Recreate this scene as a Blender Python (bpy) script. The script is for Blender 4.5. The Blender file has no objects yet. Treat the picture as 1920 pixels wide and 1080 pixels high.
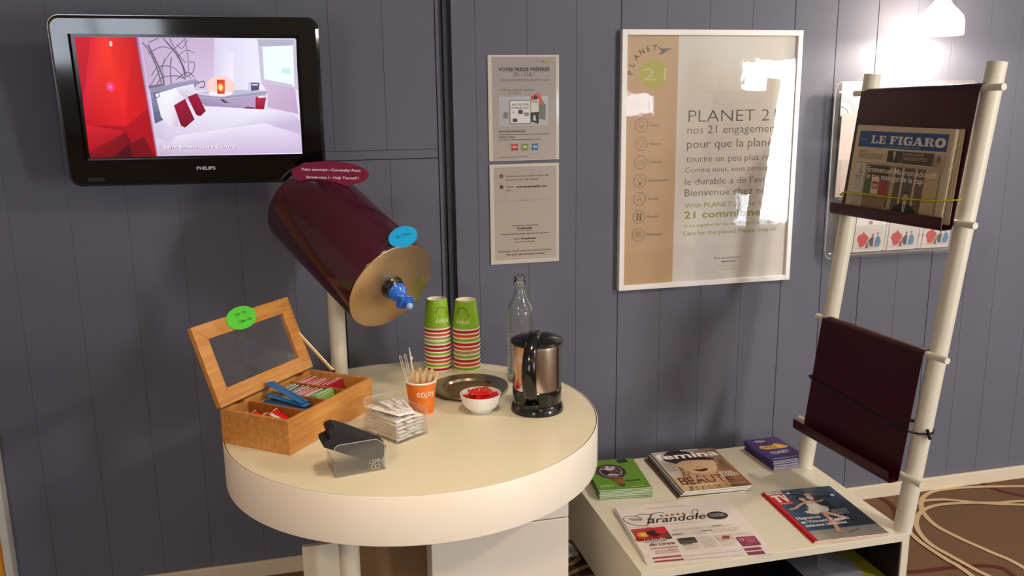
import bpy, bmesh, math, random
from mathutils import Vector, Matrix
random.seed(7)
SC = bpy.context.scene
COL = SC.collection
R = math.radians

# ------------------------------------------------------------------ camera
def cam_axes(yaw, pitch, roll):
    f = Vector((math.sin(yaw)*math.cos(pitch), math.cos(yaw)*math.cos(pitch), -math.sin(pitch)))
    r = Vector((math.cos(yaw), -math.sin(yaw), 0)); u = r.cross(f)
    return r*math.cos(roll)+u*math.sin(roll), -r*math.sin(roll)+u*math.cos(roll), f
r_, u_, f_ = cam_axes(R(13.775), R(12.365), R(-.701))
cd = bpy.data.cameras.new('camera'); cam = bpy.data.objects.new('camera', cd); COL.objects.link(cam)
cd.sensor_width = 36; cd.lens = 36*1638.26/1920; cd.clip_start = .05
m = Matrix((r_, u_, -f_)).transposed().to_4x4(); m.translation = Vector((0, -2.56, 1.448)); cam.matrix_world = m
SC.camera = cam

# ------------------------------------------------------------------ world, lights, exposure
w = bpy.data.worlds.new('world'); SC.world = w; w.use_nodes = True
w.node_tree.nodes['Background'].inputs[0].default_value = (.75, .85, 1, 1)
w.node_tree.nodes['Background'].inputs[1].default_value = 1.2
SC.view_settings.view_transform = 'Standard'; SC.view_settings.look = 'None'
SC.view_settings.gamma = 1; SC.view_settings.use_curve_mapping = False
SC.view_settings.exposure = 0.0
def area(name, loc, target, size, power, col, sy=None, spread=180):
    l = bpy.data.lights.new(name, 'AREA'); l.energy = power; l.color = col; l.size = size; l.spread = R(spread)
    if sy: l.shape = 'RECTANGLE'; l.size_y = sy
    o = bpy.data.objects.new(name, l); COL.objects.link(o); o.location = loc
    o.rotation_euler = (Vector(target)-Vector(loc)).to_track_quat('-Z', 'Y').to_euler(); return o
WARM = (1, .80, .58); NEUT = (1, .92, .82); COOL = (.78, .88, 1)
area('ceiling_lamp_right', (2.5, -2.3, 2.52), (1.2, -.5, .5), .22, 30, NEUT)
area('ceiling_lamp_middle', (.40, -1.35, 2.52), (.30, -1.0, .5), .22, 2.3, WARM, spread=64)
area('warm_fill_left', (-1.1, -3.0, 2.52), (.1, -.95, .6), .3, 2.2, (1, .70, .42), spread=50)  # added fill, warms the left of the table rim
area('room_fill_back', (.6, -4.4, 2.52), (1.2, -4.8, 0), .6, 14, NEUT)  # added fill, brightens the unseen room that the poster glass reflects
area('room_fill_east', (4.6, -3.2, 2.52), (4.6, -3.4, 0), .6, 36, NEUT)  # added fill, lifts the east side of the lobby for reflections
area('window_daylight', (4.46, -5.12, 1.0), (1.1, 0, .6), .56, 88, (.88, .94, 1), sy=1.5)
l = bpy.data.lights.new('wall_lamp_bulb', 'POINT'); l.energy = 24; l.color = (1, .87, .74); l.shadow_soft_size = .018
lo = bpy.data.objects.new('wall_lamp_bulb', l); COL.objects.link(lo); lo.location = (1.968, -.145, 1.632)

# ------------------------------------------------------------------ materials
def lin(c):
    c = c/255.0
    return c/12.92 if c <= .04045 else ((c+.055)/1.055)**2.4
def S(r, g, b): return (lin(r), lin(g), lin(b), 1)
MC = {}
def M(name, col, rough=.5, metal=0, var=.06, scale=20, bump=0, bscale=200, stretch=(1, 1, 1), trans=0, ior=1.45, coat=0, emit=0, emcol=None, rvar=.05, spec=.5, sss=0, alpha=1, aniso=0):
    if name in MC: return MC[name]
    mt = bpy.data.materials.new(name); mt.use_nodes = True; n = mt.node_tree.nodes; L = mt.node_tree.links
    b = n['Principled BSDF']; b.inputs['Metallic'].default_value = metal; b.inputs['IOR'].default_value = ior
    b.inputs['Transmission Weight'].default_value = trans; b.inputs['Coat Weight'].default_value = coat
    b.inputs['Specular IOR Level'].default_value = spec; b.inputs['Anisotropic'].default_value = aniso
    b.inputs['Subsurface Weight'].default_value = sss; b.inputs['Alpha'].default_value = alpha
    b.inputs['Coat Roughness'].default_value = .08
    tc = n.new('ShaderNodeTexCoord'); mp = n.new('ShaderNodeMapping'); mp.inputs['Scale'].default_value = stretch
    L.new(tc.outputs['Object'], mp.inputs[0])
    nz = n.new('ShaderNodeTexNoise'); nz.inputs['Scale'].default_value = scale; nz.inputs['Detail'].default_value = 4
    L.new(mp.outputs[0], nz.inputs['Vector'])
    mx = n.new('ShaderNodeMix'); mx.data_type = 'RGBA'
    c = S(*col); lo_ = tuple(max(0, v*(1-var)) for v in c[:3])+(1,); hi = tuple(min(1, v*(1+var)) for v in c[:3])+(1,)
    mx.inputs[6].default_value = lo_; mx.inputs[7].default_value = hi
    L.new(nz.outputs['Fac'], mx.inputs[0]); L.new(mx.outputs[2], b.inputs['Base Color'])
    mr = n.new('ShaderNodeMapRange'); mr.inputs[3].default_value = max(0, rough-rvar); mr.inputs[4].default_value = min(1, rough+rvar)
    L.new(nz.outputs['Fac'], mr.inputs[0]); L.new(mr.outputs[0], b.inputs['Roughness'])
    if bump:
        n2 = n.new('ShaderNodeTexNoise'); n2.inputs['Scale'].default_value = bscale; n2.inputs['Detail'].default_value = 3
        L.new(mp.outputs[0], n2.inputs['Vector'])
        bp = n.new('ShaderNodeBump'); bp.inputs['Strength'].default_value = bump; bp.inputs['Distance'].default_value = .002
        L.new(n2.outputs['Fac'], bp.inputs['Height']); L.new(bp.outputs[0], b.inputs['Normal'])
    if emit:
        b.inputs['Emission Color'].default_value = S(*(emcol or col)); b.inputs['Emission Strength'].default_value = emit
    MC[name] = mt; return mt
def wood(name, a, bcol, sc=6, stretch=(1, 14, 14), rough=.4, coat=.25):
    mt = M(name, a, rough, var=.1, scale=sc, stretch=stretch, bump=.15, bscale=60, coat=coat)
    n = mt.node_tree.nodes; L = mt.node_tree.links; b = n['Principled BSDF']
    mp = [x for x in n if x.type == 'MAPPING'][0]
    nz = n.new('ShaderNodeTexNoise'); nz.inputs['Scale'].default_value = sc; nz.inputs['Detail'].default_value = 8; nz.inputs['Distortion'].default_value = 1.2
    L.new(mp.outputs[0], nz.inputs['Vector'])
    cr = n.new('ShaderNodeValToRGB'); cr.color_ramp.elements[0].color = S(*a); cr.color_ramp.elements[1].color = S(*bcol)
    cr.color_ramp.elements[0].position = .3; cr.color_ramp.elements[1].position = .72
    L.new(nz.outputs['Fac'], cr.inputs[0]); L.new(cr.outputs[0], b.inputs['Base Color']); return mt
def inkmat(name, rough=.5, emit=0, coat=0, spec=.5):
    if name in MC: return MC[name]
    mt = bpy.data.materials.new(name); mt.use_nodes = True; n = mt.node_tree.nodes; L = mt.node_tree.links
    b = n['Principled BSDF']; at = n.new('ShaderNodeAttribute'); at.attribute_name = 'ink'
    nz = n.new('ShaderNodeTexNoise'); nz.inputs['Scale'].default_value = 150
    mr = n.new('ShaderNodeMapRange'); mr.inputs[3].default_value = max(0, rough-.04); mr.inputs[4].default_value = min(1, rough+.04)
    L.new(nz.outputs['Fac'], mr.inputs[0]); L.new(mr.outputs[0], b.inputs['Roughness'])
    b.inputs['Coat Weight'].default_value = coat; b.inputs['Specular IOR Level'].default_value = spec
    if emit:
        b.inputs['Base Color'].default_value = (.01, .01, .01, 1); L.new(at.outputs['Color'], b.inputs['Emission Color']); b.inputs['Emission Strength'].default_value = emit
    else: L.new(at.outputs['Color'], b.inputs['Base Color'])
    MC[name] = mt; return mt
WALL = M('wall_paint', (103, 104, 116), .62, var=.05, scale=3, bump=.25, bscale=300, rvar=.08, spec=.3)
WALLD = M('wall_groove', (60, 62, 70), .8)
CREAM = M('cream_laminate', (220, 212, 186), .34, var=.025, scale=6, bump=.03, bscale=150, spec=.4)
CREAM2 = M('cream_rim', (236, 226, 210), .4, var=.02, scale=6, spec=.4)
SHELFM = M('cream_shelf', (216, 208, 186), .36, var=.03, scale=5, spec=.4)
METALC = M('cream_metal', (218, 210, 190), .35, var=.03, scale=10, bump=.05, bscale=400, spec=.5)
BASEB = M('baseboard_paint', (222, 206, 180), .45, var=.05, scale=8)
PLUM = M('plum_metal', (62, 8, 28), .2, var=.05, scale=5, coat=.5, spec=.5)
PLUMD = M('dark_plum_metal', (60, 14, 24), .34, var=.08, scale=9, coat=.05, spec=.3)
STEEL = M('brushed_steel', (232, 222, 206), .2, 1, var=.03, scale=30, stretch=(1, 1, 1), aniso=.5, rvar=.015)
BRASSY = M('satin_steel_plate', (214, 188, 150), .36, 1, var=.05, scale=12, stretch=(1, 8, 8), bump=.02, bscale=80)
TRAYM = M('dull_tray_metal', (150, 140, 125), .3, 1, var=.08, scale=18)
BLACK = M('black_plastic', (14, 12, 13), .16, var=.2, scale=12, coat=.4)
BLKM = M('black_matte', (22, 20, 22), .75, var=.2, scale=30)
GLOSS = M('black_gloss', (6, 6, 7), .07, var=.2, scale=4, coat=.6, rvar=.02)
def clear_sheet(name, tint, rough=.03, ior=1.49, haze=.0):
    mt = bpy.data.materials.new(name); mt.use_nodes = True; n = mt.node_tree.nodes; L = mt.node_tree.links
    n.remove(n['Principled BSDF']); tr = n.new('ShaderNodeBsdfTransparent'); tr.inputs[0].default_value = tint
    gl = n.new('ShaderNodeBsdfGlossy'); gl.inputs['Roughness'].default_value = rough
    lw = n.new('ShaderNodeLayerWeight'); lw.inputs[0].default_value = .5; pw = n.new('ShaderNodeMath'); pw.operation = 'POWER'; pw.inputs[1].default_value = 4; fr = n.new('ShaderNodeMath'); fr.operation = 'MULTIPLY_ADD'; fr.inputs[1].default_value = .8; fr.inputs[2].default_value = .045
    L.new(lw.outputs['Facing'], pw.inputs[0]); L.new(pw.outputs[0], fr.inputs[0]); nz = n.new('ShaderNodeTexNoise'); nz.inputs['Scale'].default_value = 9
    bp = n.new('ShaderNodeBump'); bp.inputs['Strength'].default_value = .04; bp.inputs['Distance'].default_value = .01
    L.new(nz.outputs['Fac'], bp.inputs['Height']); L.new(bp.outputs[0], gl.inputs['Normal'])
    mx = n.new('ShaderNodeMixShader'); L.new(fr.outputs[0], mx.inputs[0]); L.new(tr.outputs[0], mx.inputs[1]); L.new(gl.outputs[0], mx.inputs[2])
    out = n['Material Output']
    if haze:
        df = n.new('ShaderNodeBsdfDiffuse'); df.inputs[0].default_value = (.75, .72, .68, 1); m2 = n.new('ShaderNodeMixShader'); m2.inputs[0].default_value = haze
        L.new(mx.outputs[0], m2.inputs[1]); L.new(df.outputs[0], m2.inputs[2]); L.new(m2.outputs[0], out.inputs['Surface'])
    else: L.new(mx.outputs[0], out.inputs['Surface'])
    MC[name] = mt; return mt
GLASS = M('clear_glass', (250, 252, 250), .02, var=0, trans=1, ior=1.45, rvar=0)
ACRYL = clear_sheet('clear_acrylic', (.97, .97, .96, 1), haze=.05)
PANEG = clear_sheet('window_glass', (.97, .975, .97, 1), .015, 1.52, haze=.02)
PAPER = M('paper', (235, 230, 222), .75, var=.03, scale=40)
NEWS = M('newsprint', (200, 182, 148), .85, var=.05, scale=30)
WHITE = M('white_gloss', (238, 234, 228), .3, var=.02, scale=5, coat=.2)
INK = inkmat('printed_ink', .55); INKG = inkmat('glossy_print', .32, coat=.12)
BAMBOO = wood('bamboo', (206, 148, 78), (178, 112, 46))
BAMIN = wood('bamboo_dark', (176, 112, 50), (150, 86, 32))
STICK = wood('birch', (222, 190, 140), (196, 156, 102), sc=40, rough=.6, coat=0)

# ------------------------------------------------------------------ mesh helpers
class G:
    def __init__(s): s.v = []; s.f = []; s.sm = []
    def add(s, vs, fs, mat=None, smooth=False):
        o = len(s.v)
        for p in vs:
            p = Vector(p); s.v.append(mat @ p if mat else p)
        for f in fs: s.f.append(tuple(i+o for i in f)); s.sm.append(smooth)
        return s
    def box(s, a, b, mat=None):
        (x0, y0, z0), (x1, y1, z1) = a, b
        return s.add([(x0, y0, z0), (x1, y0, z0), (x1, y1, z0), (x0, y1, z0), (x0, y0, z1), (x1, y0, z1), (x1, y1, z1), (x0, y1, z1)],
                     [(0, 3, 2, 1), (4, 5, 6, 7), (0, 1, 5, 4), (1, 2, 6, 5), (2, 3, 7, 6), (3, 0, 4, 7)], mat)
    def lathe(s, prof, n=48, mat=None, a0=0, a1=None):
        vs = []; fs = []; k = len(prof)
        for i in range(n):
            t = 2*math.pi*i/n; c, q = math.cos(t), math.sin(t)
            for r, z in prof: vs.append((r*c, r*q, z))
        for i in range(n):
            j = (i+1) % n
            for p in range(k-1):
                if prof[p][0] < 1e-6 and prof[p+1][0] < 1e-6: continue
                if prof[p][0] < 1e-6: fs.append((i*k+p, j*k+p+1, i*k+p+1))
                elif prof[p+1][0] < 1e-6: fs.append((i*k+p, j*k+p, i*k+p+1))
                else: fs.append((i*k+p, j*k+p, j*k+p+1, i*k+p+1))
        return s.add(vs, fs, mat, True)
    def tube(s, path, rad, n=12, mat=None, flat=None, caps=True):
        pts = [Vector(p) for p in path]; vs = []; fs = []; prev = None
        for i, p in enumerate(pts):
            t = (pts[min(i+1, len(pts)-1)]-pts[max(i-1, 0)]).normalized()
            if prev is None:
                a = Vector((0, 0, 1)) if abs(t.z) < .9 else Vector((1, 0, 0)); u = t.cross(a).normalized()
            else: u = (prev-t*prev.dot(t)).normalized()
            prev = u; v = t.cross(u); rr = rad[i] if isinstance(rad, (list, tuple)) else rad
            for k in range(n):
                q = 2*math.pi*k/n; fx, fy = (flat if flat else (1, 1))
                vs.append(p+u*math.cos(q)*rr*fx+v*math.sin(q)*rr*fy)
        for i in range(len(pts)-1):
            for k in range(n):
                k2 = (k+1) % n; fs.append((i*n+k, i*n+k2, (i+1)*n+k2, (i+1)*n+k))
        if caps: fs.append(tuple(range(n))[::-1]); fs.append(tuple((len(pts)-1)*n+k for k in range(n)))
        return s.add(vs, fs, mat, True)
    def prism(s, poly, z0, z1, mat=None):
        n = len(poly); vs = [(x, y, z0) for x, y in poly]+[(x, y, z1) for x, y in poly]
        return s.add(vs, [tuple(range(n))[::-1], tuple(range(n, 2*n))]+[(i, (i+1) % n, n+(i+1) % n, n+i) for i in range(n)], mat)
    def build(s, name, mat, parent=None, bevel=0, seg=2, loc=None, rotz=0, angle=35, **tags):
        me = bpy.data.meshes.new(name); me.from_pydata([tuple(v) for v in s.v], [], s.f)
        bm = bmesh.new(); bm.from_mesh(me); bmesh.ops.recalc_face_normals(bm, faces=bm.faces); bm.to_mesh(me); bm.free()
        me.materials.append(mat)
        for p in me.polygons: p.use_smooth = True
        me.set_sharp_from_angle(angle=R(angle))
        o = bpy.data.objects.new(name, me); COL.objects.link(o)
        if parent: o.parent = parent
        if bevel:
            b = o.modifiers.new('bevel', 'BEVEL'); b.width = bevel; b.segments = seg; b.limit_method = 'ANGLE'; b.angle_limit = R(35); b.harden_normals = False
        if loc: o.location = loc
        if rotz: o.rotation_euler.z = rotz
        tag(o, **tags); return o
def tag(o, label=None, cat=None, group=None, kind=None):
    if label: o['label'] = label
    if cat: o['category'] = cat
    if group: o['group'] = group
    if kind: o['kind'] = kind
    return o
def thing(name, label, cat, loc=(0, 0, 0), rotz=0, group=None, mat=None):
    o = bpy.data.objects.new(name, None); COL.objects.link(o); o.empty_display_size = .05
    if mat is not None: o.matrix_world = mat
    else: o.location = loc; o.rotation_euler = (0, 0, rotz)
    return tag(o, label, cat, group)
def copy_tree(o, parent=None):
    c = o.copy(); COL.objects.link(c); c.parent = parent
    if parent is not None: c.matrix_parent_inverse = o.matrix_parent_inverse.copy()
    for ch in list(o.children): copy_tree(ch, c)
    return c
def circ(cx, cy, rx, ry=None, n=32, a0=0, a1=360):
    ry = rx if ry is None else ry
    full = abs(a1-a0) >= 360; k = n if full else n+1
    return [(cx+rx*math.cos(R(a0+(a1-a0)*i/n)), cy+ry*math.sin(R(a0+(a1-a0)*i/n))) for i in range(k)]
def rrect(x0, y0, x1, y1, r, n=6):
    p = []
    for cx, cy, a in ((x1-r, y1-r, 0), (x0+r, y1-r, 90), (x0+r, y0+r, 180), (x1-r, y0+r, 270)):
        for i in range(n+1): p.append((cx+r*math.cos(R(a+90*i/n)), cy+r*math.sin(R(a+90*i/n))))
    return p
TXT = {}
def glyphs(s, bold, spacing=1.0):
    k = (s, bold, spacing)
    if k in TXT: return TXT[k]
    c = bpy.data.curves.new('t', 'FONT'); c.body = s; c.size = 1; c.offset = bold; c.resolution_u = 2; c.space_character = spacing; c.fill_mode = 'FRONT'
    o = bpy.data.objects.new('t', c); COL.objects.link(o)
    dg = bpy.context.evaluated_depsgraph_get(); me = bpy.data.meshes.new_from_object(o.evaluated_get(dg))
    vs = [tuple(v.co) for v in me.vertices]; fs = [tuple(p.vertices) for p in me.polygons]
    bpy.data.objects.remove(o); bpy.data.curves.remove(c); bpy.data.meshes.remove(me)
    TXT[k] = (vs, fs); return TXT[k]
class Canvas:
    """flat print on a surface: map(u, v, lift) gives the 3D point"""
    def __init__(s, fmap, step=.00012): s.map = fmap; s.v = []; s.f = []; s.c = []; s.w = step; s.step = step
    def up(s): s.w += s.step; return s
    def poly(s, pts, col, up=True):
        if up: s.up()
        elif up is False: s.w += 5e-6
        o = len(s.v); s.v += [s.map(x, y, s.w) for x, y in pts]; s.f.append(tuple(range(o, o+len(pts))))
        cols = col if isinstance(col, list) else [col]*len(pts)
        s.c.append([S(*c) for c in cols]); return s
    def rect(s, x0, y0, x1, y1, col, up=True): return s.poly([(x0, y0), (x1, y0), (x1, y1), (x0, y1)], col, up)
    def grid(s, x0, y0, x1, y1, nx, ny, fn):
        s.up()
        for i in range(nx):
            for j in range(ny):
                a, b, c, d = x0+(x1-x0)*i/nx, y0+(y1-y0)*j/ny, x0+(x1-x0)*(i+1)/nx, y0+(y1-y0)*(j+1)/ny
                s.poly([(a, b), (c, b), (c, d), (a, d)], fn((i+.5)/nx, (j+.5)/ny), None)
        return s
    def ell(s, cx, cy, rx, ry, col, n=28, rot=0, up=True):
        p = circ(0, 0, rx, ry, n); c, q = math.cos(R(rot)), math.sin(R(rot))
        return s.poly([(cx+x*c-y*q, cy+x*q+y*c) for x, y in p], col, up)
    def stroke(s, pts, wd, col, closed=False, up=True):
        if up: s.up()
        else: s.w += 1.2e-5
        n = len(pts); P = [Vector(p) for p in pts]; A = []; B = []
        for i in range(n):
            a = P[(i-1) % n] if closed or i > 0 else P[i]; b = P[(i+1) % n] if closed or i < n-1 else P[i]
            t = (b-a).normalized(); nn = Vector((-t.y, t.x)); h = (wd[min(i, len(wd)-1)] if isinstance(wd, list) else wd)/2
            A.append(P[i]+nn*h); B.append(P[i]-nn*h)
        for i in range(n if closed else n-1):
            j = (i+1) % n; s.poly([tuple(A[i]), tuple(A[j]), tuple(B[j]), tuple(B[i])], col, None)
        return s
    def ring(s, cx, cy, r, wd, col, n=28, a0=0, a1=360): 
        full = abs(a1-a0) >= 360
        return s.stroke(circ(cx, cy, r, r, n, a0, a1), wd, col, closed=full)
    def text(s, t, x, y, h, col, x1=None, bold=0, rot=0, shear=0, align='l', spacing=1.0, up=True, bend=None):
        vs, fs = glyphs(t, bold, spacing)
        if not vs: return s
        if up: s.up()
        else: s.w += 1.2e-5
        mx = max(v[0] for v in vs); mn = min(v[0] for v in vs); k = h/.72
        sx = (x1-x)/(mx-mn) if x1 is not None else k
        off = {'l': 0, 'c': -(mx-mn)*sx/2, 'r': -(mx-mn)*sx}[align] if x1 is None else 0
        c, q = math.cos(R(rot)), math.sin(R(rot)); o = len(s.v)
        for v in vs:
            a = (v[0]-mn)*sx+off; b = v[1]*k; a += b*shear; s.v.append(s.map(x+a*c-b*q, y+a*q+b*c, s.w))
        for f in fs: s.f.append(tuple(i+o for i in f)); s.c.append([S(*col)]*len(f))
        return s
    def lines(s, x0, y0, x1, y1, n, col, h=None, rag=.15):
        """fine unreadable body text as thin broken rules"""
        s.up(); dy = (y1-y0)/max(1, n); h = h or abs(dy)*.4
        for i in range(n):
            y = y0+dy*i; x = x0; xe = x1-(x1-x0)*random.random()*rag
            while x < xe:
                w_ = random.uniform(.02, .08)*(x1-x0)+h; s.rect(x, y, min(x+w_, xe), y+h, col, None); x += w_+h*.9
        return s
    def build(s, name, mat, parent, **tags):
        me = bpy.data.meshes.new(name); me.from_pydata([tuple(v) for v in s.v], [], s.f)
        at = me.color_attributes.new('ink', 'FLOAT_COLOR', 'CORNER'); flat = []
        for c in s.c:
            for q in c: flat += list(q)
        at.data.foreach_set('color', flat); me.materials.append(mat)
        o = bpy.data.objects.new(name, me); COL.objects.link(o); o.parent = parent; tag(o, **tags); return o
def ztop(z): return lambda u, v, h: Vector((u, v, z+h))
def struct(g, name, mat, parent=None, **k):
    return g.build(name, mat, parent, kind=None if parent else 'structure', **k)

# ================================================================== STRUCTURE
XL, XR, YB, ZC = -.86, 3.4, -5.2, 2.6
g = G(); g.box((-3.5, YB, -.05), (5.6, .2, 0)); floor = struct(g, 'floor', M('carpet_brown', (112, 84, 64), .95, var=.3, scale=260, bump=.6, bscale=700, spec=.1))
floor['label'] = 'brown carpet with looping beige lines'
cv = Canvas(ztop(0.0003), .0004)
def smooth(pts, k=8):
    out = []; P = [Vector(p) for p in pts]; n = len(P)
    for i in range(n-1):
        a, b, c, d = P[max(i-1, 0)], P[i], P[i+1], P[min(i+2, n-1)]
        for j in range(k):
            t = j/k; out.append(tuple(.5*((2*b)+(c-a)*t+(2*a-5*b+4*c-d)*t*t+(3*b-a-3*c+d)*t**3)))
    out.append(tuple(P[-1])); return out
CL = (196, 168, 130); CR = (92, 46, 38)
for pts in ([(2.44, -.002), (2.45, -.06), (2.485, -.115), (2.56, -.17), (2.8, -.25)], [(1.6, -.44), (1.772, -.48), (1.885, -.488), (1.983, -.501), (2.044, -.526), (2.05, -.579), (2.0, -.8), (1.8, -1.1)], [(1.994, .0), (1.998, -.014), (2.0, -.07), (1.961, -.154), (1.86, -.28), (1.7, -.35)]):
    cv.stroke(smooth(pts), .018, CR)
for pts in ([(3.2, -.3), (2.9, -.16), (2.571, -.074), (2.396, -.032), (2.276, -.019), (2.205, -.026), (2.143, -.059), (2.105, -.099), (2.071, -.149), (2.045, -.245), (2.061, -.346), (2.09, -.444), (2.116, -.55), (2.12, -.9), (2.0, -1.4)],
            [(2.1, -.1), (2.131, -.079), (2.215, -.092), (2.301, -.14), (2.369, -.171), (2.451, -.2), (2.8, -.35)],
            [(3.1, -.28), (2.8, -.24), (2.474, -.175), (2.376, -.163), (2.299, -.142), (2.19, -.122), (2.108, -.13), (2.043, -.165), (1.989, -.219), (1.954, -.285), (1.939, -.354), (1.946, -.415), (1.964, -.523), (1.98, -.62), (1.97, -.9), (1.8, -1.4)],
            [(1.94, -.22), (1.923, -.287), (1.916, -.347), (1.92, -.446), (1.927, -.54), (1.9, -.9)],
            [(.70, -.16), (.761, -.168), (.80, -.142), (.812, -.142), (.825, -.194), (.83, -.3)], [(.65, -.27), (.744, -.222), (.789, -.2), (.86, -.176)], [(.7, -.3), (.76, -.26), (.83, -.25)]):
    cv.stroke(smooth(pts), .017, CL)
cv.build('carpet_line', M('carpet_ink', (196, 168, 130), .95) and inkmat('carpet_yarn', .95, spec=.1), floor)
struct(G().box((-3.5, YB, ZC), (5.6, .2, ZC+.05)), 'ceiling', M('ceiling_paint', (226, 220, 208), .8))

# wall behind the table: right section of painted planks, left section slightly recessed
wb = struct(G().box((.436, .014, 0), (XR+2.2, .1, ZC)), 'wall_back', WALLD, label='dark joints behind the blue grey planks of the right wall section')
edges = [.458, .527, .682, .834, .974, 1.121, 1.262, 1.407, 1.553, 1.704, 1.852, 1.999, 2.137, 2.283, 2.41, 2.56, 2.71, 2.86, 3.01, 3.16, 3.31, 3.46]
strong = {.974, 1.553, 1.704, 1.852, 2.137, 2.71, 3.16}
for i in range(len(edges)-1):
    a = edges[i]+(.0011 if edges[i] in strong else .0003)*(i > 0); b = edges[i+1]-(.0011 if edges[i+1] in strong else .0003)
    struct(G().box((a, 0, .0), (b, .014, ZC)), 'plank', WALL, wb, bevel=.0004, seg=1)
wl = struct(G().box((-.86, .044, 0), (.436, .1, ZC)), 'wall_left', WALLD, label='dark joints behind the blue grey planks of the recessed wall section')
le = [-.855, -.755, -.604, -.457, -.32, -.165, -.021, .115, .265, .415]
for i in range(len(le)-1):
    if le[i] < -.1:
        struct(G().box((le[i]+.0002, .03, 0), (le[i+1]-.0002, .044, ZC)), 'plank', WALL, wl, bevel=.0003, seg=1)
    else:
        struct(G().box((le[i]+.0003, .03, 1.2995), (le[i+1]-.0003, .044, ZC)), 'plank', WALL, wl, bevel=.0003, seg=1)
        d = .007 if le[i] > -.02 else 0
        struct(G().box((le[i]+.0003+d, .03, 0), (le[i+1]-.0003+(d if le[i+1] < .4 else 0), .044, 1.2715)), 'plank', WALL, wl, bevel=.0003, seg=1)
struct(G().box((-.165, .0285, 1.2735), (.4145, .044, 1.2985)), 'rail', WALL, wl, bevel=.001)
struct(G().box((.4165, .0265, 0), (.434, .044, ZC)), 'stile', WALL, wl, bevel=.001)
for nm, x0, x1, y in (('baseboard_left', -.855, .434, .03), ('baseboard_right', .436, 5.5, 0)):
    struct(G().box((x0, y-.012, 0), (x1, y, .05)), nm, BASEB, bevel=.002)
struct(G().box((-.877, -.01, 0), (-.8555, .06, ZC)), 'trim_1', M('trim_white', (205, 200, 190), .4), bevel=.003)
struct(G().box((-2.2, .0, 0), (-.878, .06, ZC)), 'door_1', M('orange_door', (226, 150, 40), .45, var=.08, scale=4), bevel=.003)
struct(G().box((-3.5, -.02, 0), (-2.2, .1, ZC)), 'wall_back_left', WALL)
LW = M('lobby_wall', (228, 220, 208), .8)
struct(G().box((-3.6, YB, 0), (-3.5, .2, ZC)), 'wall_west', LW)
struct(G().box((5.6, YB, 0), (5.7, .2, ZC)), 'wall_east', LW)
# street front behind the camera: window openings with frames and panes lit by daylight
fr = G(); wins = [(-2.6, -1.5, .5, 1.9), (1.9, 3.3, 1.22, 1.5), (4.12, 4.80, .15, 1.78)]
xs = -3.5
gw = G()
for x0, x1, z0, z1 in wins:
    gw.box((xs, YB-.1, 0), (x0, YB, ZC)); gw.box((x0, YB-.1, 0), (x1, YB, z0)); gw.box((x0, YB-.1, z1), (x1, YB, ZC)); xs = x1
gw.box((xs, YB-.1, 0), (5.6, YB, ZC)); struct(gw, 'wall_front', LW)
PANE = M('daylit_pane', (235, 242, 255), .3, emit=7, emcol=(235, 242, 255), var=.02)
for i, (x0, x1, z0, z1) in enumerate(wins):
    f = G(); t = .05
    for a, b in (((x0, YB-.02, z0), (x0+t, YB+.03, z1)), ((x1-t, YB-.02, z0), (x1, YB+.03, z1)), ((x0, YB-.02, z0), (x1, YB+.03, z0+t)), ((x0, YB-.02, z1-t), (x1, YB+.03, z1)), (((x0+x1)/2-.02, YB-.02, z0), ((x0+x1)/2+.02, YB+.03, z1))): f.box(a, b)
    wn = struct(f, 'window_%d' % (i+1), M('window_white', (225, 225, 222), .4)); G().box((x0, YB-.07, z0), (x1, YB-.06, z1)).build('pane', PANE, wn)

# ================================================================== ROUND TABLE
TX, TY, TR, TZ = .2388, -.594, .4344, .71
t = thing('round_table', 'round cream table with a deep curved rim under the water barrel', 'table', (TX, TY, 0))
G().lathe([(0, TZ-.02), (TR-.012, TZ-.02), (TR-.0036, TZ-.018), (TR-.0036, TZ-.001), (TR-.0042, TZ), (0, TZ)], 160).build('tabletop', CREAM, t)
G().lathe([(TR-.022, TZ-.1035), (TR-.001, TZ-.1035), (TR, TZ-.1025), (TR, TZ-.001), (TR-.0006, TZ), (TR-.0018, TZ), (TR-.0018, TZ-.02), (TR-.02, TZ-.0225), (TR-.022, TZ-.1035)], 160).build('rim', CREAM2, t)
G().lathe([(TR-.0036, TZ-.02), (TR-.0018, TZ-.02), (TR-.0018, TZ-.0006), (TR-.0036, TZ-.0006), (TR-.0036, TZ-.02)], 160).build('edge_seam', M('seam_dark', (40, 34, 30), .7), t)
G().box((.2405-TX, -.80-TY, .04), (.5583-TX, -.785-TY, .504)).build('front_panel', CREAM2, t, bevel=.0015)
G().box((.2405-TX, -.80-TY, .507), (.5583-TX, -.785-TY, .606)).build('apron', CREAM2, t, bevel=.0015)
G().box((.542-TX, -.784-TY, 0), (.5583-TX, -.45-TY, .606)).build('side_panel', CREAM2, t, bevel=.001)
G().box((.2405-TX, -.784-TY, 0), (.256-TX, -.45-TY, .606)).build('side_panel', CREAM2, t, bevel=.001)
G().box((-.038-TX, -.70-TY, 0), (.2395-TX, -.685-TY, .462)).build('back_panel', SHELFM, t, bevel=.0015)
G().box((.085-TX, -.712-TY, 0), (.2395-TX, -.7015-TY, .606)).build('recess_panel', M('opening_shade_brown', (128, 98, 66), .5, var=.1, scale=6), t, bevel=.001)  # shade inside the cabinet opening, put into this panel's brown
G().lathe([(0, 0), (.022, 0), (.022, .606), (0, .606)], 32, Matrix.Translation((.062-TX, -.80-TY, 0))).build('leg', METALC, t)
PX, PY = .083, -.272
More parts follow.
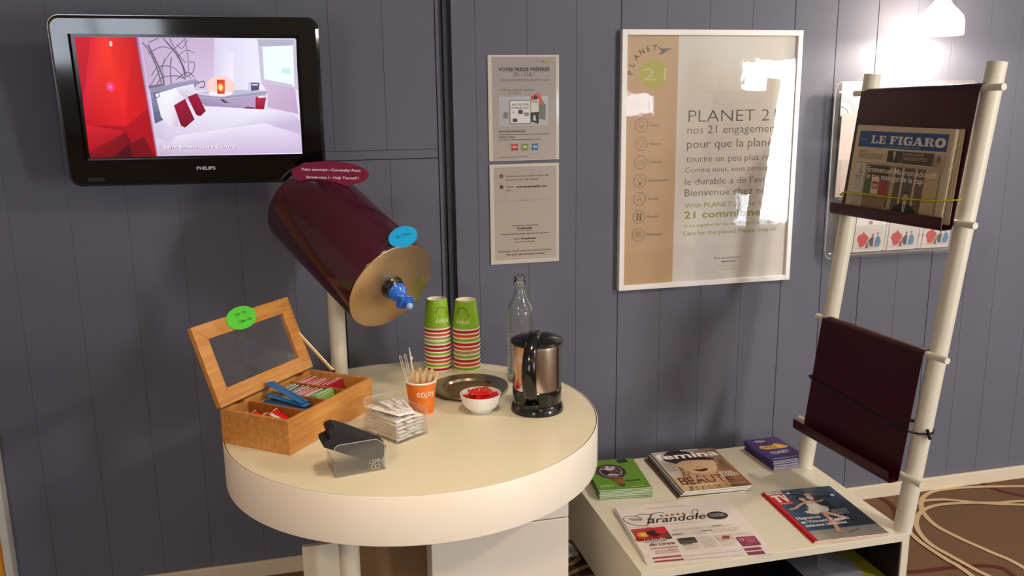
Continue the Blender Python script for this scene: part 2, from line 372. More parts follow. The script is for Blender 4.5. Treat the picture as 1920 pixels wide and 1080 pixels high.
G().lathe([(0, TZ), (.034, TZ), (.034, TZ+.004), (.0215, TZ+.006), (.0215, 1.02), (0, 1.02)], 40, Matrix.Translation((PX-TX, PY-TY, 0))).build('pole', METALC, t)

# ================================================================== WATER BARREL
BC = Vector((.2149, -.4273, .9899)); az, el = R(-58.27), R(-26.6)
ba = Vector((math.cos(el)*math.cos(az), math.cos(el)*math.sin(az), math.sin(el)))
bx = Vector((0, 0, 1)).cross(ba).normalized(); by = ba.cross(bx)   # bx sideways, by upward
BM = Matrix((bx, by, ba)).transposed().to_4x4(); BM.translation = BC
wd = thing('water_dispenser', 'tilted plum water barrel with a metal end and blue tap', 'water dispenser', mat=BM)
BR, BL = .1232, .3957
G().lathe([(0, -BL), (BR-.004, -BL), (BR, -BL+.004), (BR, -.006), (BR-.001, -.004), (BR-.003, -.0035), (0, -.0035)], 120).build('barrel', PLUM, wd)
G().lathe([(0, -.003), (BR-.0015, -.003), (BR-.001, -.001), (BR-.0025, 0), (0, 0)], 120).build('end_plate', BRASSY, wd)
tp = thing('tap', None, None); tp.parent = wd; tp.scale = (1.16, 1.16, 1.1)
TBL = M('blue_plastic', (38, 104, 205), .25, var=.05, scale=20, coat=.3, sss=.1)
G().lathe([(0, 0), (.026, 0), (.026, .004), (.0235, .006), (.0235, .014), (.021, .016), (0, .016)], 40).build('collar', BLACK, tp)
for k in range(16):
    pass
G().lathe([(0, .016), (.0205, .016), (.0215, .019), (.0205, .022), (.0195, .024), (.0195, .030), (.0165, .034), (.012, .040), (.0088, .046), (.0072, .056), (0, .056)], 40).build('spout', TBL, tp)
q = Matrix.Translation((.004, -.004, .055)) @ Matrix.Rotation(R(-12), 4, 'Y')
G().lathe([(0, 0), (.015, 0), (.0162, .0012), (.015, .0025), (.008, .003), (.0075, .014), (0, .014)], 36, q).build('lever', TBL, tp)
G().lathe([(0, .012), (.0068, .0125), (.0072, .016), (.0055, .0205), (.003, .0225), (0, .023)], 28, q).build('push_button', M('pale_blue_plastic', (150, 185, 240), .35, sss=.2), tp)
G().box((-.008, -.026, .035), (.010, -.006, .052)).build('guard', TBL, tp, bevel=.003)

# oval signs
def oval_sign(name, label, loc, rx, ry, col, rotz, tilt, lines, tcol, roll=0, h=.006):
    mt = Matrix.Translation(loc) @ Matrix.Rotation(rotz, 4, 'Z') @ Matrix.Rotation(R(90)-tilt, 4, 'X') @ Matrix.Rotation(roll, 4, 'Z')
    o = thing(name, label, 'sign', mat=mt)
    G().prism(circ(0, 0, rx, ry, 64), -.0007, .0007).build('card', M(name+str(col[0]), col, .6, var=.02, spec=.2), o)
    c = Canvas(ztop(.0008), .00006)
    for s_, x0, x1, y in lines: c.text(s_, x0, y, h, tcol, x1=x1, bold=.012, shear=.12)
    c.build('lettering', INK, o); return o
oval_sign('oval_sign', 'plum oval card reading Point convivial on the water barrel', (.0884, -.24, 1.2578), .0985, .0325, (122, 26, 60), R(-8), R(4),
          [('Point convivial\u2014Convivality Point', -.073, .077, .007), ('Servez-vous !\u2014Help Yourself !', -.062, .072, -.0125)], (240, 225, 230), roll=R(-2.5), h=.0068)
oval_sign('oval_sign', 'bright blue oval card reading Eau Water on the barrel end', (.2423, -.476, 1.1209), .0362, .0252, (18, 158, 214), R(8), R(5),
          [('Eau\u2014Water', -.018, .022, .001)], (30, 60, 90), roll=R(12), h=.0065)

# ================================================================== TELEVISION
def tvm():
    yaw, tl, ro = R(-3.36), R(6.53), R(-.4)
    rx = Vector((math.cos(yaw), math.sin(yaw), 0)); n0 = Vector((math.sin(yaw), -math.cos(yaw), 0))
    n = n0*math.cos(tl)-Vector((0, 0, 1))*math.sin(tl); up = n.cross(rx); up = up if up.z > 0 else -up
    a = rx*math.cos(ro)+up*math.sin(ro); b = up*math.cos(ro)-rx*math.sin(ro)
    C0 = Vector((0, -2.56, 1.448)); P = Vector((-.2635, .0815, 1.4549)); P = C0+(P-C0)*(.527/.576)
    mm = Matrix((a, b, n)).transposed().to_4x4(); mm.translation = P; return mm
tv = thing('television', 'black glossy flat television showing a hotel bedroom, tilted on the wall', 'television', mat=tvm())
k = .527/.576; W2, H2 = .288*k, .162*k
ox0, ox1, oy0, oy1 = -.350*k, .352*k, -.243*k, .218*k
def shell(o, z0, z1, tz):   # rounded frame with screen opening
    pass
g = G(); outer = rrect(ox0, oy0, ox1, oy1, .028, 8); inner = rrect(-W2-.012, -H2-.006, W2+.010, H2+.008, .001, 8)
n = len(outer)
bez = rrect(ox0+.007, oy0+.007, ox1-.007, oy1-.007, .022, 8)
vs = [(x, y, -.03) for x, y in outer]+[(x, y, .004) for x, y in outer]+[(x, y, .012) for x, y in bez]+[(x, y, .0115) for x, y in inner]+[(x, y, -.002) for x, y in inner]
fs = []
for L_ in range(4): fs += [(L_*n+i, L_*n+(i+1) % n, (L_+1)*n+(i+1) % n, (L_+1)*n+i) for i in range(n)]
fs.append(tuple(range(n))[::-1]); g.add(vs, fs, None, True); g.build('bezel', GLOSS, tv, angle=40)
g = G(); pl = rrect(ox0+.05, oy0+.05, ox1-.05, oy1-.05, .02, 5); g.prism(pl, -.075, -.029); g.build('back_housing', BLKM, tv, bevel=.006)
g = G(); o1 = rrect(ox0-.0012, oy0-.0012, ox1+.0012, oy1+.0012, .029, 8); o2 = rrect(ox0+.001, oy0+.001, ox1-.001, oy1-.001, .027, 8); n = len(o1)
vs = [(x, y, z) for z in (-.005, .0025) for q_ in (o1, o2) for x, y in q_]; fs = []
for i in range(n):
    j = (i+1) % n; fs += [(i, j, 2*n+j, 2*n+i), (2*n+i, 2*n+j, 3*n+j, 3*n+i), (i, n+i, n+j, j)]
g.add(vs, fs, None, True); g.build('edge_trim', M('grey_chrome', (120, 122, 126), .2, 1), tv)
G().box((-.05, -.08, -.10), (.05, .08, -.0745)).build('wall_bracket', BLKM, tv)
G().box((-W2-.0115, -H2-.0055, -.0015), (W2+.0095, H2+.0075, -.0005)).build('screen', M('screen_black', (8, 8, 9), .15), tv)
def tq(x, y):
    v = (y-212)/663; return (((x-(240+88*v))/(1235-33*v))*2*W2-W2, H2-v*2*H2)
def T(*p): return [tq(x, y) for x, y in p]
c = Canvas(lambda u, v, h: Vector((u, v, -.0004+h)), .00006)
c.rect(-W2, -H2, W2, H2, [(238, 225, 250), (240, 228, 252), (225, 215, 240), (200, 180, 215)])
c.poly(T((600, 212), (1010, 214), (1010, 500), (640, 500)), [(196, 172, 205), (205, 180, 215), (222, 200, 232), (200, 176, 208)])
c.poly(T((1010, 214), (1260, 216), (1300, 500), (1010, 520)), [(225, 215, 245), (235, 238, 255), (245, 240, 255), (228, 210, 240)])
c.poly(T((1010, 260), (1120, 300), (1120, 500), (1010, 520)), [(215, 210, 240), (238, 238, 255), (248, 246, 255), (232, 210, 240)])
# window
c.poly(T((1255, 216), (1480, 218), (1495, 500), (1280, 460)), (206, 200, 222))
c.poly(T((1258, 222), (1465, 222), (1466, 250), (1262, 256)), (182, 182, 205))
c.poly(T((1285, 260), (1450, 252), (1462, 470), (1298, 440)), (244, 255, 255))
c.poly(T((1398, 380), (1448, 378), (1450, 410), (1400, 405)), (200, 240, 245))
c.poly(T((1450, 252), (1462, 250), (1476, 492), (1462, 470)), (250, 248, 255))
c.poly(T((1280, 460), (1478, 492), (1500, 640), (1320, 600), (1320, 510)), [(216, 190, 222), (205, 178, 212), (196, 166, 200), (206, 180, 212), (212, 188, 218)])
# desk
c.poly(T((900, 520), (1040, 540), (1320, 508), (1312, 524), (1060, 552), (905, 535)), (160, 160, 186))
c.poly(T((920, 512), (1160, 500), (1320, 508), (1040, 540)), (196, 192, 216))
c.poly(T((905, 536), (1060, 553), (1312, 525), (1300, 612), (960, 590)), [(168, 150, 188), (178, 160, 196), (190, 168, 204), (182, 160, 196), (160, 140, 176)])
c.poly(T((1045, 553), (1062, 552), (1098, 575), (1070, 572)), (70, 60, 80))
# lamp
c.ell(*tq(1050, 480), .034, .026, (255, 214, 205)); c.ell(*tq(1048, 520), .030, .006, (255, 245, 255))
c.poly(T((1026, 442), (1072, 442), (1072, 522), (1030, 522)), [(214, 60, 30), (230, 80, 50), (240, 70, 30), (220, 50, 20)]); c.ell(*tq(1048, 485), .0075, .010, (255, 170, 90)); c.ell(*tq(1048, 485), .0035, .006, (255, 240, 170))
c.poly(T((1220, 458), (1272, 460), (1268, 502), (1222, 505)), (88, 84, 120)); c.poly(T((1226, 466), (1262, 468), (1262, 476), (1228, 474)), (225, 225, 250)); c.poly(T((1205, 455), (1216, 455), (1216, 504), (1206, 504)), (200, 210, 240))
# chair
c.poly(T((1250, 545), (1265, 532), (1312, 534), (1300, 610), (1250, 612)), [(170, 20, 60), (190, 60, 90), (190, 40, 70), (150, 10, 40), (150, 10, 40)]); c.poly(T((1178, 604), (1200, 596), (1245, 600), (1246, 612)), (130, 20, 80)); c.poly(T((1262, 534), (1312, 532), (1310, 543), (1268, 546)), (240, 230, 245))
# bare branches
BRN = (96, 88, 108)
for p_, w_ in ((((650, 480), (700, 400), (760, 300), (850, 215)), .0016), (((640, 300), (720, 262), (800, 300), (860, 420)), .0018), (((722, 215), (790, 290), (830, 360), (850, 430)), .0034), (((760, 215), (800, 290), (850, 350)), .002),
               (((660, 420), (700, 370), (780, 375), (850, 440)), .0018), (((640, 250), (680, 330), (720, 420), (730, 470)), .0034), (((610, 240), (650, 290), (690, 380), (716, 465)), .0028), (((770, 320), (765, 380), (770, 470)), .0022),
               (((800, 320), (850, 280), (895, 295)), .0014), (((850, 430), (890, 400), (900, 350), (870, 345)), .0018), (((840, 215), (860, 290), (868, 400), (880, 440)), .0014), (((640, 240), (700, 215)), .002), (((800, 440), (860, 400), (900, 430)), .002),
               (((690, 470), (720, 430), (800, 420), (850, 440)), .0022), (((735, 320), (720, 380), (730, 420)), .0014), (((800, 250), (830, 270), (860, 225)), .0016), (((905, 470), (950, 450), (955, 480), (930, 485)), .0026)):
    c.stroke(smooth(T(*p_), 5), w_, BRN, up=False)
c.up(); c.stroke(smooth(T((722, 218), (775, 285), (815, 350)), 6), .0016, (190, 180, 200))
c.poly(T((640, 475), (720, 465), (760, 485), (650, 500)), (120, 110, 130))
# headboard, pillows
c.poly(T((650, 490), (905, 438), (925, 450), (900, 490), (730, 670), (680, 690)), [(150, 148, 178), (160, 158, 190), (150, 148, 180), (130, 128, 160), (96, 96, 130), (88, 92, 130)])
c.stroke(T((655, 520), (760, 500), (890, 470)), .0014, (110, 108, 140)); c.stroke(T((665, 545), (700, 545)), .0014, (84, 84, 120)); c.stroke(T((672, 630), (712, 622)), .0014, (84, 84, 120))
c.poly(T((675, 690), (780, 640), (960, 590), (1300, 612), (1470, 630), (1510, 680), (1530, 867), (700, 872)), [(214, 200, 234), (235, 225, 246), (238, 228, 246), (244, 240, 255), (232, 220, 244), (206, 190, 224), (200, 178, 214), (206, 184, 216)])
c.poly(T((800, 760), (1300, 690), (1520, 760), (1530, 867), (705, 872)), [(238, 230, 250), (240, 232, 252), (222, 206, 236), (206, 184, 220), (206, 186, 214)])
c.poly(T((690, 770), (900, 850), (705, 872)), [(226, 214, 238), (214, 196, 226), (196, 172, 206)])
c.poly(T((780, 490), (895, 465), (910, 520), (900, 570), (850, 560), (800, 530)), [(240, 236, 250)]*3+[(208, 200, 226)]*3)
c.poly(T((682, 520), (790, 490), (850, 550), (820, 660), (805, 705), (760, 700), (715, 650)), [(244, 240, 252), (250, 248, 255), (232, 224, 242), (214, 200, 224), (206, 190, 214), (234, 226, 240), (240, 236, 248)])
c.ring(*tq(690, 527), .006, .0018, (60, 55, 90)); 
c.poly(T((786, 585), (848, 548), (903, 665), (850, 712), (826, 700)), [(150, 14, 56), (160, 16, 60), (140, 10, 46), (120, 6, 36), (130, 8, 40)])
c.poly(T((862, 538), (915, 516), (966, 618), (935, 648), (912, 640)), [(150, 14, 56), (168, 18, 62), (140, 10, 46), (120, 6, 36), (130, 8, 40)])
# red foreground panel
c.poly(T((240, 212), (576, 212), (692, 875), (328, 880)), [(205, 8, 40), (190, 6, 16), (170, 4, 22), (150, 0, 18)])
c.poly(T((330, 212), (420, 212), (520, 700), (300, 690), (285, 560)), [(222, 22, 40), (255, 52, 30), (226, 20, 32), (196, 4, 30), (214, 14, 50)])
c.poly(T((420, 212), (572, 212), (640, 600), (520, 700), (500, 600)), [(235, 40, 30), (196, 6, 14), (205, 10, 26), (224, 18, 26), (250, 32, 30)])
c.poly(T((300, 688), (520, 730), (318, 845)), [(214, 26, 40), (190, 16, 34), (170, 4, 26)])
c.poly(T((318, 845), (520, 735), (590, 875), (326, 880)), [(150, 4, 20), (130, 0, 14), (96, 0, 12), (120, 0, 14)])
c.poly(T((450, 876), (540, 800), (560, 876)), (78, 0, 12)); c.poly(T((545, 800), (620, 760), (680, 876), (560, 876)), (120, 0, 16)); c.ell(*tq(435, 480), .010, .012, (255, 60, 120)); c.ell(*tq(435, 480), .004, .004, (255, 120, 190)); c.ell(*tq(438, 247), .0035, .0066, (255, 214, 210))
c.poly(T((572, 212), (600, 212), (708, 873), (690, 876)), [(130, 30, 80), (226, 190, 240), (240, 220, 250), (150, 60, 90)])
c.up(); c.text('Saint Brieuc Gare Centre', *tq(735, 833), .0088, (120, 100, 130), x1=tq(1143, 833)[0], bold=.02)
c.up(); c.text('Saint Brieuc Gare Centre', *tq(732, 831), .0088, (255, 255, 255), x1=tq(1140, 831)[0], bold=.01)
c.build('screen_picture', inkmat('screen_light', .3, emit=1.0, spec=.15), tv)
c = Canvas(lambda u, v, h: Vector((u, v, .012+h)), .00006)
c.text('PHILIPS', -.0075*k, -.2005*k+.0, .0088, (205, 205, 210), x1=.044*k, bold=.02)
c.build('logo', INK, tv)
c = Canvas(lambda u, v, h: Vector((u, v, .012+h)), .00006); c.rect(ox0+.045, oy0+.013, ox0+.085, oy0+.024, (24, 23, 26)); c.build('sensor_window', INK, tv)

# ================================================================== POSTER
po = thing('framed_poster', 'large framed PLANET 21 poster in a thin white frame', 'poster', (.97, -.001, .8425))
PW, PH, ft = .602, .797, .0165
g = G()
for a, b in (((0, -.021, 0), (ft, 0, PH)), ((PW-ft, -.021, 0), (PW, 0, PH)), ((ft, -.021, 0), (PW-ft, 0, ft)), ((ft, -.021, PH-ft), (PW-ft, 0, PH))): g.box(a, b)
g.build('frame', WHITE, po, bevel=.0012)
G().box((ft-.003, -.010, ft-.003), (PW-ft+.003, -.004, PH-ft+.003)).build('backing', PAPER, po)
G().box((ft-.002, -.0165, ft-.002), (PW-ft+.002, -.0145, PH-ft+.002)).build('glass_pane', PANEG, po)
c = Canvas(lambda u, v, h: Vector((u, -.0102-h, v)), .00004)
c.rect(ft, ft, PW-ft, PH-ft, (236, 226, 218)); c.rect(ft, ft, .186, PH-ft, [(206, 166, 122), (206, 168, 126), (208, 170, 132), (210, 172, 134)])
DK = (66, 56, 50); GRN = (160, 164, 52)
c.ell(.1068, .668, .0445, .0445, (188, 180, 76)); c.text('21', .068, .648, .038, (214, 200, 140), x1=.148, bold=-.005)
ang = 168
for ch, an in zip('PLANET', (178, 160, 140, 122, 105, 89)):
    rr = .068; x = .1068+rr*math.cos(R(an)); y = .668+rr*math.sin(R(an)); c.text(ch, x, y, .0165, DK, rot=an-90, align='c', bold=.01, up=False)
c.poly([(.112, .751), (.128, .742), (.140, .742), (.168, .741), (.146, .735), (.136, .726), (.118, .724), (.130, .733), (.124, .740)], (104, 108, 84))
for i, ch in enumerate('ACCOR'):
    pass
for s_, x0, x1, y, h, b, col in (('PLANET 21,', .2255, .5507, .521, .038, -.016, DK), ('nos 21 engagements', .2234, .5536, .485, .026, -.012, DK), ('pour que la plan\u00e8te', .2232, .5527, .4406, .028, -.010, DK),
                               ('tourne un peu plus rond.', .2219, .5535, .397, .022, -.012, DK), ('Comme nous, vous pensez que', .2196, .553, .3645, .0175, -.012, DK), ("le durable a de l'avenir.", .220, .5535, .3258, .022, -.012, DK),
                               ('Bienvenue chez nous.', .2204, .5489, .290, .0235, -.010, DK), ('With PLANET 21, our hotels', .2207, .5483, .2535, .015, .006, GRN), ('21 commitments', .2201, .5475, .2197, .023, .025, GRN),
                               ('to act together for the well-being of our planet.', .2192, .5491, .192, .0098, .004, GRN), ('Care for the planet? Please, step in!', .2175, .5488, .1655, .0135, .004, GRN),
                               ('Pour en savoir plus', .3305, .4236, .0824, .0078, 0, DK), ('accor.com', .3573, .4058, .0707, .0065, .03, DK), ('Find out more', .344, .41, .056, .0065, 0, (200, 190, 130)), ('accor.com', .3573, .4058, .045, .006, .02, (200, 190, 130))):
    c.text(s_, x0, y, h, col, x1=x1, bold=b, up=False)
BRW = (120, 92, 66)
for i, s_ in enumerate(('Sant\u00e9', 'Nature', 'Carbone', 'Innovation', 'Local', 'Emploi', 'Dialogue')):
    y = .5145-i*.05655; x = .0702-i*.00065
    c.ring(x, y, .0205, .0012, BRW); c.text(s_, x+.029, y-.004, .0085, BRW, x1=x+.029+.0062*len(s_), bold=-.004)
    if i == 0: c.ring(x, y+.003, .009, .001, BRW, n=14); c.stroke([(x, y-.014), (x, y-.002)], .001, BRW)
    if i == 1: c.ring(x-.001, y+.003, .010, .001, BRW, n=14, a0=-60, a1=240); c.stroke([(x-.004, y-.012), (x+.002, y-.004)], .001, BRW)
    if i == 2: c.stroke(circ(x, y-.003, .012, .008, 14, 0, 180), .001, BRW); c.stroke([(x-.014, y-.005), (x+.014, y-.005)], .001, BRW)
    if i == 3: c.ring(x, y+.003, .008, .001, BRW, n=14); c.rect(x-.003, y-.013, x+.003, y-.006, BRW)
    if i == 4: c.stroke([(x-.009, y-.008), (x, y+.011), (x+.009, y-.008)], .001, BRW, closed=True); c.stroke([(x-.006, y-.002), (x+.006, y-.002)], .001, BRW)
    if i == 5:
        for d in (-.005, .005): c.ell(x+d, y+.008, .0032, .0032, BRW); c.rect(x+d-.0025, y-.012, x+d+.0025, y+.004, BRW)
    if i == 6: c.stroke(rrect(x-.011, y-.006, x+.011, y+.009, .002, 2), .001, BRW, closed=True); [c.rect(x-.008, y+k_, x+.007, y+k_+.001, BRW, False) for k_ in (-.002, .001, .004)]
c.build('poster_print', INK, po)

# ================================================================== LAMINATED SHEETS
def sheet(loc, w_, h_, label, rz=0):
    o = thing('laminated_sheet', label, 'notice', loc); o.rotation_euler = (0, rz, 0)
    G().box((-.004, -.0024, 0), (w_, -.0016, h_)).build('plastic_pouch', M('laminate_film', (205, 196, 184), .12, var=.03, scale=30, coat=.6, bump=.35, bscale=18), o)
    return o, Canvas(lambda u, v, h: Vector((u, -.0025-h, v)), .00006)
IK = (46, 42, 42); PG = (172, 160, 152)
o, c = sheet((.566, -.001, 1.2605), .2125, .306, 'upper laminated notice titled Votre presse preferee')
D0 = -.0105
c.rect(.008, .012+D0, .2035, .3105+D0, [(170, 158, 148), (172, 160, 150), (156, 146, 142), (158, 148, 144)])
def tt(s_, x0, y, x1, h, bold=0, col=IK, shear=0): c.text(s_, x0, y+D0, h, col, x1=x1, bold=bold, shear=shear, up=False)
tt('VOTRE PRESSE PR\u00c9F\u00c9R\u00c9E', .0274, .270, .1835, .0105, .03); tt('EN 1 CLIC !', .0756, .2559, .1374, .0105); tt('YOUR FAVOURITE TITLES IN JUST A CLICK', .0292, .2413, .1834, .0068, .0, shear=.15)
tt('2 700 journaux & magazines', .0282, .2141, .1371, .0068); tt('vous sont offerts', .0543, .2057, .0922, .005)
c.rect(.028, .112+D0, .178, .198+D0, [(168, 164, 164), (172, 170, 170), (182, 184, 186), (170, 172, 178)])
c.poly([(.124, .187), (.150, .1975), (.166, .167), (.164, .135), (.13, .14)], [(190, 60, 50), (206, 90, 70), (180, 70, 60), (140, 120, 110), (120, 100, 90)]); c.ell(.1395, .183, .006, .007, (70, 30, 28))
c.poly([(.149, .1655), (.171, .165), (.170, .118), (.150, .121)], (110, 112, 96)); c.poly([(.125, .176), (.149, .178), (.149, .107), (.124, .114)], (206, 202, 196)); c.text('Clink', .1255, .168, .008, IK, x1=.147, bold=.01); c.poly([(.125, .140), (.149, .142), (.149, .107), (.124, .114)], (40, 38, 40)); c.poly([(.133, .132), (.138, .133), (.141, .116), (.131, .117)], (190, 188, 184))
c.poly(rrect(.0600, .1075, .1250, .1765, .005), (50, 48, 50)); c.poly(rrect(.0617, .1093, .1233, .1747, .004), (214, 210, 206))
c.up(); tt('ACCOR', .0664, .1717, .1195, .0058, .012); tt('PRESS', .0662, .1622, .1194, .0058, .0)
c.rect(.086, .1365, .1, .148, (60, 50, 50)); c.rect(.104, .130, .119, .1405, (140, 130, 122)); c.rect(.069, .113, .083, .1235, (84, 40, 36)); c.text('a', .069, .139, .008, IK); c.lines(.086, .152, .119, .148, 2, (120, 116, 112)); c.rect(.042, .124, .055, .142, (120, 116, 120))
tt('\u00c9DITIONS NUM\u00c9RIQUES', .0273, .0940, .1078, .0058); tt('DIGITAL TITLES', .0270, .0775, .0752, .0055); c.lines(.0272, .0868+D0, .182, .0848+D0, 1, (80, 76, 74), h=.0016, rag=.05); c.lines(.0269, .0715+D0, .157, .0695+D0, 1, (80, 76, 74), h=.0016, rag=.02); c.lines(.0278, .0205+D0, .117, .0185+D0, 1, (80, 76, 74), h=.0016, rag=.02)
for x, cc in ((.0640, (176, 40, 40)), (.0957, (110, 140, 50)), (.1270, (40, 110, 150))):
    c.poly([(x, .0605+D0), (x+.0055, .0585+D0), (x+.0145, .0585+D0), (x+.0205, .0605+D0), (x+.0185, .050+D0), (x+.0205, .0398+D0), (x+.010, .041+D0), (x, .0398+D0), (x+.0018, .050+D0)], cc); c.text('ibis', x+.0045, .048+D0, .0065, (236, 226, 220), x1=x+.0155, bold=.02)
c.poly(rrect(.167, .2945+D0, .1842, .3015+D0, .003), (150, 160, 50)); c.text('PLANET', .158, .2965+D0, .003, IK, x1=.167); c.text('ACCOR', .141, .2965+D0, .003, IK, x1=.152)
c.build('notice_print', INK, o)
o, c = sheet((.566, -.0022, .9475), .2118, .303, 'lower laminated notice with two numbered steps and pressreader address', rz=0)
D0 = -.0025; c.rect(.009, .0125, .2035, .2945, [(176, 162, 148), (178, 164, 150), (170, 156, 146), (166, 154, 144)])
for n_, y in (('1', .2702), ('2', .2381)): c.ell(.0316, y+D0, .0060, .0060, IK); c.text(n_, .0300, y-.0028+D0, .0056, PG, x1=.0330)
c.up()
for a in (('Connectez-vous \u00e0 notre r\u00e9seau wifi', .046, .2668, .178, .0066), ('Connect to our wifi network', .0465, .2562, .1473, .0066), ('Visitez', .0462, .2350, .0700, .0066), ('Visit', .046, .2238, .0622, .0066), ('T\u00e9l\u00e9chargez l\u2019application', .0626, .1170, .1448, .0056), ('sur votre app store', .0794, .1018, .1268, .004),
          ('Lancez', .0675, .0763, .0890, .0056), ('Launch PressReader', .0722, .0668, .1348, .0056)): tt(*a)
tt('www.pressreader.com', .0782, .2342, .1729, .0066, .035); tt('PressReader', .0795, .1080, .1265, .006, .035); tt('PressReader', .0920, .0763, .1394, .006, .035); tt('Download the PressReader app from your app store', .0283, .0918, .1786, .0052, .005, shear=.15)
tt('\u00c0 vous de choisir votre titre, bonne lecture !', .0190, .0387, .1886, .0066, .004); tt('Pick your title and enjoy reading!', .0444, .0280, .1645, .0066, .012, shear=.15)
c.rect(.0298, .1952+D0, .088, .1957+D0, (110, 100, 95)); c.rect(.118, .1952+D0, .1779, .1957+D0, (110, 100, 95)); tt('OU / OR', .0925, .1935, .1128, .004)
c.build('notice_print', INK, o)

# ================================================================== LOW SHELF WITH LEANING RACK
SX0, SX1, SY0, SY1, SZ, SB = .764, 1.529, -.742, -.09, .30, .10
st = thing('magazine_stand', 'low cream shelf unit with two leaning poles and two dark plum newspaper holders', 'magazine rack', (SX0, SY0, 0))
def sb(a, b): return ((a[0]-SX0, a[1]-SY0, a[2]), (b[0]-SX0, b[1]-SY0, b[2]))
G().box(*sb((SX0, SY0, SZ-.022), (SX1, SY1, SZ))).build('top_panel', SHELFM, st, bevel=.001)
G().box(*sb((SX0, SY0, SB), (SX0+.022, SY1, SZ-.0225))).build('side_panel', SHELFM, st, bevel=.001)
G().box(*sb((SX1-.022, SY0, SB), (SX1, SY1, SZ-.0225))).build('side_panel', SHELFM, st, bevel=.001)
G().box(*sb((SX0+.0225, SY0, SB), (SX1-.0225, SY1, SB+.02))).build('bottom_panel', SHELFM, st, bevel=.001)
G().box(*sb((SX0+.0225, SY1-.02, SB+.02), (SX1-.0225, SY1-.006, SZ-.0225))).build('back_panel', PLUMD, st)
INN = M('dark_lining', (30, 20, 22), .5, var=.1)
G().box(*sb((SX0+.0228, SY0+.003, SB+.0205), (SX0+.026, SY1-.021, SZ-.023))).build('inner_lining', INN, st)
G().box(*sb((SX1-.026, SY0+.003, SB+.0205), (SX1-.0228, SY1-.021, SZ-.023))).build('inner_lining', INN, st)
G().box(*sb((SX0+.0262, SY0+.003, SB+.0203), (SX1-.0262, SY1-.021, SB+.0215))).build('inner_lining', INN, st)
for x in (SX0+.06, SX1-.06):
    for y in (SY0+.07, SY1-.07):
        G().lathe([(0, 0), (.018, 0), (.018, SB), (0, SB)], 20, Matrix.Translation((x-SX0, y-SY0, 0))).build('foot', BLKM, st)
off = Vector((SX0, SY0, 0))
PR0, PR1 = Vector((1.5235, -.718, .300)), Vector((1.672, -.718, 1.516))
PL0, PL1 = Vector((1.498, -.288, .300)), Vector((1.639, -.288, 1.497))
for a, b in ((PR0, PR1), (PL0, PL1)):
    d = (b-a).normalized(); g = G(); M0 = Matrix.Translation(a-off) @ d.to_track_quat('Z', 'Y').to_matrix().to_4x4(); L_ = (b-a).length
    g.lathe([(0, -.004), (.0235, -.004), (.0235, L_), (.0215, L_), (.0215, L_-.004), (0, L_-.004)], 40, M0); g.build('pole', METALC, st)
def pol(P0, P1, z): return P0+(P1-P0)*((z-P0.z)/(P1.z-P0.z))
def bar_ends(z):
    a = pol(PL0, PL1, z)+Vector((-.013, 0, -.003)); b = pol(PR0, PR1, z)+Vector((-.026, 0, .007)); d = (b-a).normalized(); return a-d*.048, b+d*.064
BZ = (1.448, 1.118, .778, .447)
for z in BZ:
    a, b = bar_ends(z); G().tube([a-off, b-off], .0085, 20).build('crossbar', METALC, st, angle=30)
def holder(z1, z0, lipz, name_label):
    """sheet folded over the upper bar, hanging down past the lower bar and turned out into a tray with a raised lip"""
    y0, y1 = -.283, name_label; xa = lambda y, z: (pol(PL0, PL1, z).x-.013+(pol(PR0, PR1, z).x-.013-pol(PL0, PL1, z).x)*((-.288-y)/.43)); za = lambda y: -.003+.010*((-.288-y)/.43)
    prof = []   # (dx, z) offsets to bar line
    for an in range(-60, 181, 20): prof.append((.0105*math.cos(R(an)), z1+.0105*math.sin(R(an))))
    prof += [(-.0108, z1-.02), (-.0108, z0+.03), (-.0108, z0-.010), (-.014, z0-.016)]
    g = G(); th = .0016
    def ext(pr, y0, y1):
        vs = []; n = len(pr)
        for y in (y0, y1):
            for k_, (dx, z) in enumerate(pr): vs.append((xa(y, z)+dx-SX0, y-SY0, z+za(y)))
        # inner copies
        for y in (y0, y1):
            for k_, (dx, z) in enumerate(pr):
                p, q_ = pr[max(k_-1, 0)], pr[min(k_+1, n-1)]; t_ = Vector((q_[0]-p[0], q_[1]-p[1])).normalized(); nn = Vector((t_.y, -t_.x))*th
                vs.append((xa(y, z)+dx+nn.x-SX0, y-SY0, z+nn.y+za(y)))
        fs = []
        for i in range(n-1):
            fs += [(i, i+1, n+i+1, n+i), (2*n+i, 3*n+i, 3*n+i+1, 2*n+i+1), (i, 2*n+i, 2*n+i+1, i+1), (n+i, n+i+1, 3*n+i+1, 3*n+i)]
        fs += [(0, n, 3*n, 2*n), (n-1, 3*n-1, 4*n-1, 2*n-1)]
        g.add(vs, fs, None, True)
    ext(prof, y0, y1); h = g.build('newspaper_holder', PLUMD, st, angle=50)
    g = G()
    ext([(-.0128, z0-.0155), (-.040, z0-.0175), (-.045, z0-.0145), (-.0475, z0-.008), (-.050, z0+.016)], y0+.004, y1-.002)
    g.build('tray_lip', PLUMD, h, angle=50); return h, xa
h1, xa = holder(BZ[0], BZ[1], 0, -.723); h2, _ = holder(BZ[2], BZ[3], 0, -.711)
BAND = M('black_elastic', (24, 20, 22), .7)
g = G(); z = .60
pl_, pr_ = pol(PL0, PL1, .585), pol(PR0, PR1, .585)
g.tube([Vector((pl_.x-.018, -.262, .590))-off, Vector((pl_.x-.030, -.30, .588))-off, Vector((pr_.x-.040, -.70, .575))-off, Vector((pr_.x-.03, -.742, .58))-off, Vector((pr_.x+.004, -.745, .578))-off, Vector((pr_.x+.026, -.722, .58))-off], .0062, 8, flat=(1, .35))
